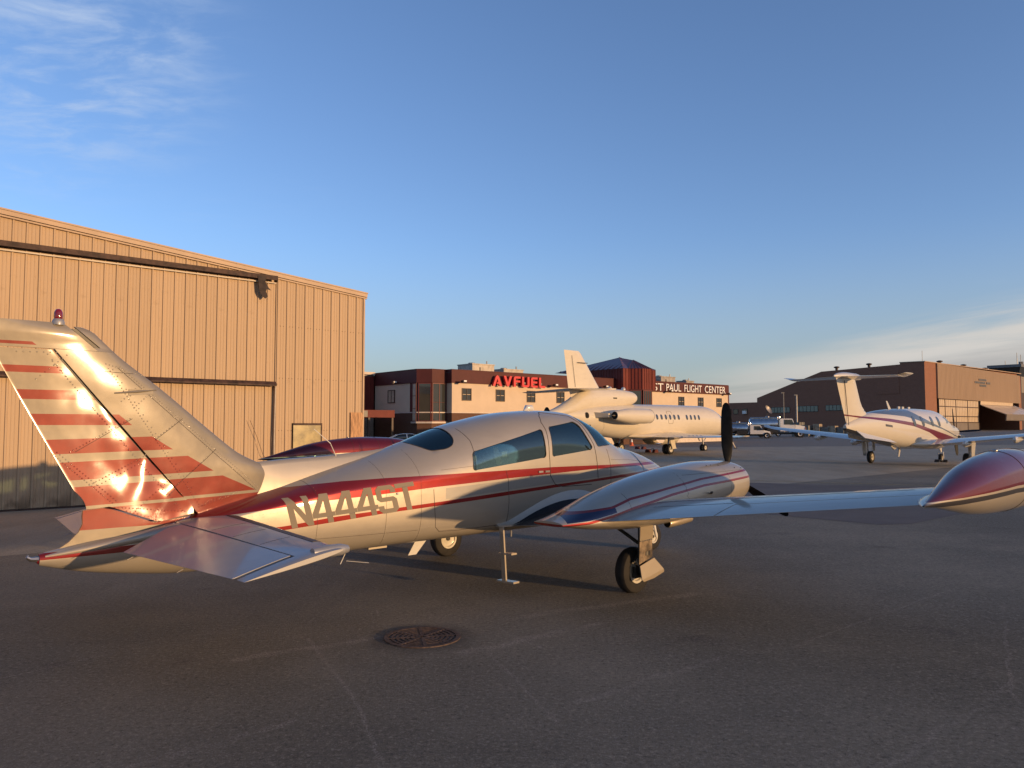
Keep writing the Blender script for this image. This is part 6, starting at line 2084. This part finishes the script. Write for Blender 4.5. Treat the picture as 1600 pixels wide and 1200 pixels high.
for sd_ in (1, -1):
    for u in (-2.35, -1.30, -.05, .92):
        decal(TB, 'cabin_window', oval(u, 2.16, .17, .25), MT['jetglass'], tp, sd_)
    decal(TB, 'cockpit_side_window', [(2.05, 2.42), (2.75, 2.34), (3.05, 2.12), (2.2, 2.05)], MT['jetglass'], tp, sd_)
    decal(TB, 'windshield', [(2.85, 2.52), (3.15, 2.44), (3.55, 2.20), (3.2, 2.14)], MT['jetglass'], tp, sd_)
    decal(TB, 'side_vent', [(-5.35, 1.92), (-4.75, 1.87), (-4.77, 1.97), (-5.35, 2.02)], MT['jetdark'], tp, sd_)
    decal(TB, 'cowl_vent', [(3.85, 1.86), (4.3, 1.83), (4.3, 1.90), (3.85, 1.93)], MT['jetdark'], tp, sd_)
    # low wing
    WT = [(1.25, .3, 1.02, 2.45, .15, .06), (1.1, 1.0, 1.08, 2.3, .15, .06), (.55, 7.4, 1.78, 1.15, .12, .03), (.25, 8.0, 1.90, .75, .08, .02), (.1, 8.12, 2.0, .5, .05, .02)]
    wingpart('wing', WT, 0, 1, MT['white'], tp, sd_, 12)
    for vv in (2.6, 4.6):
        c_ = lerp_secs(WT, vv)
        te = c_[0] - c_[3]
        q = []
        for u, r in ((te + .75, .03), (te + .45, .10), (te, .15), (te - .28, .16), (te - .42, .12), (te - .47, .03)):
            q.append([P(u, (vv + math.cos(t) * .08) * sd_, c_[2] - .16 + math.sin(t) * r) for t in np.linspace(0, 2 * math.pi, 14, endpoint=False)])
        MB().rings(q).build('flap_fairing', MT['white'], tp, 50)
    q = []
    for u, hw, hh in ((-2.3, .05, .03), (-1.6, .5, .16), (-.6, .95, .26), (.8, .9, .3), (1.6, .4, .16), (1.9, .05, .03)):
        q.append([P(u, (.45 + math.cos(t) * hw * .75) * sd_, 1.05 + math.sin(t) * hh) for t in np.linspace(0, 2 * math.pi, 16, endpoint=False)])
    MB().rings(q).build('wing_fairing', MT['turbo'], tp, 50)
    # ventral strake
    MB().prism([P(-7.65, .16 * sd_, 1.75), P(-7.1, .34 * sd_, 1.40), P(-4.2, .58 * sd_, 1.15), P(-4.6, .50 * sd_, 1.28), P(-6.6, .25 * sd_, 1.62)], P(0, .03 * sd_, .01)).build('ventral_fin', MT['white'], tp)
    # main gear
    yg = 2.265 * sd_
    wheel(tp, 'main_wheel', P(0, yg, .31), .318, .22, .16, n=24)
    q = MB()
    q.tube([P(.55, yg + .05 * sd_, 1.15), P(.5, yg + .04 * sd_, .62)], .07, 10)
    q.tube([P(.55, yg + .14 * sd_, .60), P(0, yg + .14 * sd_, .31)], .05, 8)
    q.tube([P(-.1, yg + .12 * sd_, 1.1), P(.0, yg + .12 * sd_, .45)], .04, 8)
    q.build('gear_leg', MT['enamelwhite'], tp, 40)
    MB().hexa([P(-.25, yg + .26 * sd_, .38), P(.15, yg + .26 * sd_, .36), P(.15, yg + .29 * sd_, .36), P(-.25, yg + .29 * sd_, .38), P(-.35, yg + .30 * sd_, 1.12), P(.30, yg + .30 * sd_, 1.14), P(.30, yg + .33 * sd_, 1.14), P(-.35, yg + .33 * sd_, 1.12)]).build('gear_door', MT['white'], tp)
    # T tail
    ST_ = [(-7.45, .0, 4.06, 1.35, .11, 0), (-7.8, 2.35, 4.02, .80, .10, 0)]
    wingpart('tailplane', ST_, 0, 1, MT['white'], tp, sd_, camber=-.01)
    MB().rings([[P(-7.6 - q * 1.0, (2.30 + dv) * sd_, w + h * 1.0) for q, h in foil(0, 1, t_, 10, 0)] for dv, w, t_ in ((.0, 4.02, .11), (.12, 4.05, .11), (.26, 4.09, .08), (.30, 4.11, .04))]).build('tailplane_tip', MT['white'], tp, 50)
rings = []
for w, a, b in ((1.72, -5.6, -7.95), (2.3, -5.75, -8.27), (2.55, -6.15, -8.40), (2.8, -6.52, -8.52), (3.03, -6.70, -8.62), (3.5, -6.94, -8.85), (3.93, -7.16, -9.02), (4.02, -7.2, -9.06)):
    c = a - b
    rings.append([P(a - q * c, h * c, w) for q, h in foil(0, 1, .11, 12, 0)])
fn = MB().rings(rings).build('fin', MT['turbo'], tp, 40)
MB().tube([P(-8.05 - .40 * (w - 1.75) / 2.2 * .9, .085, w) for w in np.linspace(1.8, 3.9, 8)], .014, 5).build('rudder_gap', MT['seam'], tp)
body('tail_bullet', [(-9.25, 4.10, 4.02, .02, 4.06, 2, 2), (-8.9, 4.20, 3.98, .10, 4.08, 2, 2), (-8.1, 4.27, 3.95, .17, 4.1, 2, 2), (-7.2, 4.26, 3.95, .17, 4.1, 2, 2), (-6.7, 4.2, 3.98, .11, 4.1, 2, 2), (-6.45, 4.11, 4.07, .02, 4.09, 2, 2)], MT['white'], tp, 20, 5, 50)
# nose gear, propeller, aerials
wheel(tp, 'nose_wheel', P(3.54, 0, .225), .23, .17, .11, n=22)
q = MB()
q.tube([P(3.45, 0, 1.1), P(3.50, 0, .5)], .06, 10)
for s_ in (.12, -.12):
    q.tube([P(3.50, s_, .55), P(3.54, s_, .225)], .03, 8)
q.tube([P(3.0, 0, 1.0), P(3.45, 0, .65)], .035, 8)
q.build('nose_gear_leg', MT['enamelwhite'], tp, 40)
hub = Vector(P(5.85, 0, 1.62))
pr = MB().lathe([(.24, -.24), (.25, -.05), (.22, .12), (.14, .30), (.05, .40), (.005, .42)], hub, (1, 0, 0), 24).build('propeller', MT['black'], tp, 40)
for k in range(4):
    an = R(86) + k * math.pi / 2
    rd, tg = Vector((0, -math.sin(an), math.cos(an))), Vector((0, math.cos(an), math.sin(an)))
    rings = []
    for t, ch, th in ((.2, .10, .08), (.4, .20, .04), (.7, .24, .03), (1.0, .22, .02), (1.25, .16, .015), (1.33, .06, .01)):
        cd_ = tg * .5 + Vector((1, 0, 0)) * .86
        nd_ = Vector((1, 0, 0)) * .5 - tg * .86
        rings.append([hub + rd * t + cd_ * ch / 2 * math.cos(a) + nd_ * th / 2 * math.sin(a) for a in np.linspace(0, 2 * math.pi, 10, endpoint=False)])
    MB().rings(rings).build('blade', MT['prop'], pr, 50)
for sd_ in (1, -1):
    MB().tube([P(5.25, .33 * sd_, 1.40), P(5.15, .55 * sd_, 1.34), P(4.95, .66 * sd_, 1.34)], [.10, .11, .12], 12).build('exhaust_stack', MT['chrome'], tp, 40)
MB().hexa([P(-3.5, -.02, 2.72), P(-3.2, -.02, 2.74), P(-3.2, .02, 2.74), P(-3.5, .02, 2.72), P(-3.75, -.01, 3.12), P(-3.60, -.01, 3.12), P(-3.60, .01, 3.12), P(-3.75, .01, 3.12)]).build('blade_antenna', MT['white'], tp)
for u in (-2.2, -1.7, -.9):
    MB().box(u - .12, u + .12, -.03, .03, 2.78, 2.88).build('roof_antenna', MT['white'], tp)
MB().hexa([P(-2.45, -.02, .45), P(-2.3, -.02, .45), P(-2.3, .02, .45), P(-2.45, .02, .45), P(-2.3, -.03, .92), P(-2.1, -.03, .92), P(-2.1, .03, .92), P(-2.3, .03, .92)]).build('belly_antenna', MT['white'], tp)
MB().tube([P(-3.6, .1, 1.02), P(-3.2, .1, .86), P(-2.9, .1, .88)], [.02, .07, .02], 8).build('belly_antenna', MT['white'], tp, 50)
ch_ = thing('wheel_chock', 'dark chock against the nose wheel of the T-tail turboprop', 'chock', (*wpos(TX, TY, TA, 3.1, 0), gz(23)), R(43))
for s_ in (-.2, .2):
    MB().prism([(-.1, s_ - .25, 0), (.1, s_ - .25, 0), (.0, s_ - .25, .14)], (0, .22, 0)).build('wedge', MT['dsteel'], ch_)
MB().tube([(0, -.2, .1), (.1, 0, .12), (0, .2, .1)], .012, 6).build('rope', MT['cable'], ch_)

# ---------------------------------------------------------------- trucks, car
MT['alu'] = simple('polished_tank_aluminium', (.62, .60, .58), .22, 1.0, var=.12, scale=2)
MT['truckwhite'] = mat_cream('white_truck_paint', (.78, .76, .72))
MT['lamp'] = simple('orange_glint_headlamp', (.55, .20, .06), .2, coat=1, var=.2)  # low sun's orange reflection put into the headlamp colour
MT['vglass'] = darkglass('vehicle_glass', (.03, .035, .035), .05, 1)


def truck(label, loc, rz, big, tank=True):
    t = thing('fuel_truck' if tank else 'cab_truck', label, 'truck', loc, rz)
    # x forward, front bumper at x = 0
    cl, ch, hl, hh, w, r = (2.1, 2.9, 1.7, 1.95, 2.45, .54) if big else (1.75, 1.95, 1.25, 1.20, 2.0, .40)
    z0 = .95 if big else .62
    h = w / 2
    cab = MB()
    prof = [(-hl - cl, z0), (-hl - cl, ch - .05), (-hl - cl + .12, ch), (-hl - .45, ch), (-hl - .30, ch - .05), (-hl + .12 if not big else -hl + .02, hh + .02), (-hl + .15, z0)]
    prof = [(a, b) for a, b in prof]
    cab.prism([(a, -h, b) for a, b in prof], (0, w, 0))
    cab.build('cab', MT['truckwhite'], t)
    hood = MB()
    hood.hexa([(-hl + .10, -h, z0), (-.12, -h * .92, z0), (-.12, h * .92, z0), (-hl + .10, h, z0), (-hl + .10, -h, hh), (-.22, -h * .86, hh - .22), (-.22, h * .86, hh - .22), (-hl + .10, h, hh)])
    hood.build('hood', MT['truckwhite'], t)
    MB().box(-.125, -.04, -h * .62, h * .62, z0 + .06, hh - .34).build('grille', MT['dsteel'], t)
    MB().box(-.14, .06, -h, h, z0 - .28, z0 - .02).build('bumper', MT['chrome'], t)
    for s_ in (-1, 1):
        MB().box(-.13, -.05, s_ * h * .82 - .16, s_ * h * .82 + .16, z0 + .18, hh - .42).build('headlamp', MT['lamp'], t)
        MB().prism([(-hl - cl + .55, s_ * (h + .004), hh + .02), (-hl - .08, s_ * (h + .004), hh + .02), (-hl - .38, s_ * (h + .004), ch - .16), (-hl - cl + .55, s_ * (h + .004), ch - .16)], (0, s_ * .02, 0)).build('side_window', MT['vglass'], t)
        MB().box(-hl - .05, -hl + .12, s_ * (h + .12) - .12, s_ * (h + .12) + .12, hh, hh + .38).build('mirror', MT['dsteel'], t)
        MB().lathe([(r * 1.18, -.16), (r * 1.2, .16)], (-hl * .55, s_ * (h - .10), r), (0, 1, 0), 20).build('wheel_arch', MT['black'], t, 40)
        wheel(t, 'wheel', (-hl * .55, s_ * (h - .02), r), r, .30, r * .55, (0, 1, 0), MT['enamelwhite'], n=20)
        xr = -6.6 if big else -4.9
        for k in range(2 if big else 1):
            wheel(t, 'wheel', (xr + k * 1.15, s_ * (h - .10), r), r, .42, r * .55, (0, 1, 0), MT['enamelwhite'], n=20)
    MB().hexa([(-hl - .36, -h * .86, ch - .12), (-hl - .34, -h * .86, ch - .12), (-hl - .34, h * .86, ch - .12), (-hl - .36, h * .86, ch - .12), (-hl - .33, -h * .8, ch - .1), (-hl - .3, -h * .8, ch - .1), (-hl - .3, h * .8, ch - .1), (-hl - .33, h * .8, ch - .1)]).build('visor', MT['truckwhite'], t)
    zz = hh + .06
    MB().hexa([(-hl + .02, -h * .9, zz), (-hl + .06, -h * .9, zz), (-hl + .06, h * .9, zz), (-hl + .02, h * .9, zz), (-hl - .32, -h * .86, ch - .13), (-hl - .29, -h * .86, ch - .13), (-hl - .29, h * .86, ch - .13), (-hl - .32, h * .86, ch - .13)]).build('windshield', MT['vglass'], t)
    L = 8.4 if big else 6.6
    MB().box(-L, -hl + .3, -.45, .45, r * .9, r * .9 + .28).build('chassis', MT['black'], t)
    if tank:
        tz, tr_ = (2.0, .95) if big else (1.42, .72)
        tk_ = MB()
        q = []
        for u, s_ in ((-L, .80), (-L + .12, .96), (-L + .3, 1), (-hl - cl - .55, 1), (-hl - cl - .35, .96), (-hl - cl - .25, .80)):
            q.append([(u, math.cos(a) * tr_ * 1.22 * s_, tz + math.sin(a) * tr_ * s_) for a in np.linspace(0, 2 * math.pi, 28, endpoint=False)])
        tk_.rings(q)
        tk_.build('tank', MT['alu'], t, 40)
        q = MB()
        for u in np.linspace(-L + .5, -hl - cl - .8, 4):
            q.rings([[(u + d_, math.cos(a) * tr_ * 1.24 * (1.0 if abs(d_) < .05 else .99), tz + math.sin(a) * tr_ * 1.015) for a in np.linspace(0, 2 * math.pi, 24, endpoint=False)] for d_ in (-.05, .05)])
        q.build('tank_band', MT['alu'], t, 40)
        q = MB()
        for s_ in (-.7, .7):
            q.tube([(-L + .2, s_ * tr_, tz + tr_ + .12), (-hl - cl - .4, s_ * tr_, tz + tr_ + .12)], .06, 8)
        q.box(-L + .4, -hl - cl - .6, -.3, .3, tz + tr_ - .02, tz + tr_ + .14)
        q.build('catwalk', MT['alu'], t)
        MB().lathe([(.3, 0), (.32, .2), (.2, .28)], (-L / 2 - 1.4, 0, tz + tr_ + .1), (0, 0, 1), 14).build('hatch', MT['steel'], t, 40)
        MB().box(-hl - cl - 1.9, -hl - cl - .4, -h, h, r + .15, tz - .3).build('hose_cabinet', MT['dsteel'], t)
        q = MB()
        q.lathe([(.2, 0), (.26, .2), (.24, .5), (.1, .62)], (-hl - cl - .1, .4, ch - .2), (0, 0, 1), 14)
        q.build('filter_can', MT['chrome'], t, 40)
    return t


TR = math.atan2(-.30, .95)
truck('small white fuel truck with aluminium tank, nearest the brick wall annex', (38.3, 113.5, gz(38)), TR, False)
truck('large white fuel tanker with long polished tank behind the small fuel truck', (45.6, 119.5, gz(45)), TR + .05, True)
truck('white utility cab truck mostly hidden behind the large tanker', (49.6, 128.5, gz(48.3)), TR + .05, False, False)
# pale car by the entrance
car = thing('parked_sedan', 'white sedan parked by the entrance canopy behind the cream airplane', 'car', (-8.5, 62.5, 0), R(12))
st = [(-2.25, .82, .45, .55, .6, 3, 3), (-2.15, .98, .30, .80, .62, 3, 3), (-1.6, 1.02, .22, .88, .62, 3.2, 3.5), (0, .96, .20, .90, .6, 3.2, 3.5), (1.3, .93, .22, .88, .6, 3, 3.5), (2.05, .80, .28, .80, .55, 3, 3), (2.3, .66, .38, .55, .5, 3, 3)]
body('body', st, MT['truckwhite'], car, 28, 5, 40)
g_ = [(-1.55, 1.0, .9, .70, .95, 3, 3), (-.95, 1.30, .9, .66, 1.0, 3, 3), (-.3, 1.42, .9, .64, 1.0, 3, 3), (.4, 1.40, .9, .64, 1.0, 3, 3), (.95, 1.18, .9, .68, 1.0, 3, 3), (1.3, .95, .9, .70, .93, 3, 3)]
body('glasshouse', g_, MT['vglass'], car, 24, 5, 40)
body('roof', [(-1.0, 1.31, 1.27, .56, 1.29, 3, 3), (-.3, 1.445, 1.36, .60, 1.40, 3, 3), (.4, 1.425, 1.35, .60, 1.39, 3, 3), (.65, 1.34, 1.30, .56, 1.32, 3, 3)], MT['truckwhite'], car, 24, 4, 40)
for u in (-1.4, 1.4):
    for s_ in (-1, 1):
        wheel(car, 'wheel', (u, s_ * .80, .32), .32, .20, .2, n=20)
q = MB()
for s_ in (-1, 1):
    q.bar((1.25, s_ * .70, .95), (.55, s_ * .60, 1.36), .06)
    q.bar((-.05, s_ * .72, .95), (-.1, s_ * .63, 1.38), .06)
    q.bar((-1.55, s_ * .68, 1.0), (-.85, s_ * .58, 1.33), .08)
q.build('pillar', MT['truckwhite'], car)
# planter wall in front of the entrance
pw = MB().box(-4.6, 3.0, -.2, .2, 0, .55).build('kerb_wall', MT['dsteel'])
tag(pw, 'low dark barrier beside the white sedan at the entrance', 'barrier')
pw.location, pw.rotation_euler = (-11.0, 58.5, 0), (0, 0, R(6))
# crates, drums and posts stacked along the brick wall
random.seed(5)
MT['crate_a'] = simple('weathered_crate', (.36, .28, .19), .85, var=.3, scale=3)
MT['crate_b'] = simple('grey_container', (.17, .165, .145), .8, var=.25, scale=2)
specs = [(64.6, 150.5, 3.4, 2.2, 3.0, 'b', 'tall grey-brown container behind the white utility truck'), (67.4, 149.5, 4.2, 2.4, 2.3, 'b', 'wide low grey container left of the sunlit crate'), (70.8, 150.3, 1.9, 1.7, 2.6, 'a', 'tall sunlit tan crate in the row by the brick wall'), (73.4, 149.0, 2.0, 2.0, 1.9, 'b', 'grey box next to the tall tan crate'), (75.6, 149.6, 2.2, 2.0, 2.2, 'a', 'tan crate between two grey boxes by the brick wall'), (78.3, 148.8, 2.6, 1.8, 1.9, 'b', 'grey box beside the thin post by the brick wall'), (80.8, 148.0, 1.8, 1.8, 2.1, 'a', 'short tan crate nearest the turboprop tail'), (83.0, 147.6, 2.2, 2.0, 2.0, 'b', 'grey box at the right end of the crate row')]
for x_, y_, w_2, d_2, h_2, k, lb in specs:
    x_, y_, w_2, d_2, h_2 = 47.6 + (x_ - 64.6) * .42, 128 - (x_ - 64.6) * .25, w_2 * .5, d_2 * .6, h_2 * .8
    t = thing('storage_crate', lb, 'crate', (x_, y_, gz(x_)), BR + random.uniform(-.1, .1), 'crates along the brick wall')
    m_ = MT['crate_' + k]
    for j in range(3):
        z_a, z_b = .15 + (h_2 - .15) * j / 3, .15 + (h_2 - .15) * (j + 1) / 3 - .04
        MB().box(-w_2 / 2, w_2 / 2, -d_2 / 2, d_2 / 2, z_a, z_b).build('board', m_, t)
    q = MB()
    for s_ in (-.45, 0, .45):
        q.box(w_2 * s_ - .1, w_2 * s_ + .1, -d_2 / 2 - .05, d_2 / 2, 0, h_2 - .05)
    q.build('batten', m_, t)
for x_, y_, h_2, r_, lb in ((58.2, 157, 8.0, .17, 'tall pale light pole in front of the brick hangar wall'), (56.6, 160, 8.6, .10, 'thin dark pipe mast left of the pale light pole'), (77.0, 142, 3.6, .10, 'thin pale post among the crates, taller of two'), (74.2, 143, 4.6, .07, 'thin grey post with a small fitting among the crates'), (65.2, 135, 1.6, .12, 'short white bollard beside the white utility truck')):
    t = thing('light_pole' if h_2 > 5 else 'post', lb, 'pole', (x_, y_, gz(x_)))
    MB().lathe([(r_ * 1.2, 0), (r_, .3), (r_ * .8, h_2)], (0, 0, 0), (0, 0, 1), 10).build('shaft', MT['grey'] if 'dark' in lb or 'grey' in lb else MT['cable'], t, 40)
    if h_2 > 4:
        MB().box(-.5, .15, -.15, .15, h_2 - .12, h_2 + .08).build('lamp_head', MT['grey'], t)
sv = thing('satellite_dish', 'small grey satellite dish on a bracket above the trucks', 'dish', (52.5, 158, 5.2))
MB().lathe([(.02, 0), (.5, .08), (.9, .3), (1.0, .45)], (0, 0, 0), (.6, -.6, .5), 20, cap=False).build('reflector', MT['hvac'], sv, 50)
MB().tube([(0, 0, 0), (.2, 1.0, -1.0), (.2, 1.2, -5.0)], .08, 6).build('bracket', MT['grey'], sv)
# equipment half seen inside the open hangar
x0_, y0_ = 102.3 + .765 * 44 - .644 * 6, 190 + .644 * 44 + .765 * 6
t = thing('ground_tractor', 'small red tractor in the dark doorway of the brick hangar', 'tractor', (x0_, y0_, GB), BR)
MB().box(-2, 2, -.9, .9, .5, 1.3).build('body', MT['redcover'], t)
MB().box(-1.6, -.2, -.8, .8, 1.3, 2.2).build('hood', MT['dsteel'], t)
for u in (-1.3, 1.3):
    for s_ in (-1, 1):
        wheel(t, 'wheel', (u, s_ * .9, .5), .5, .3, .25, n=16)
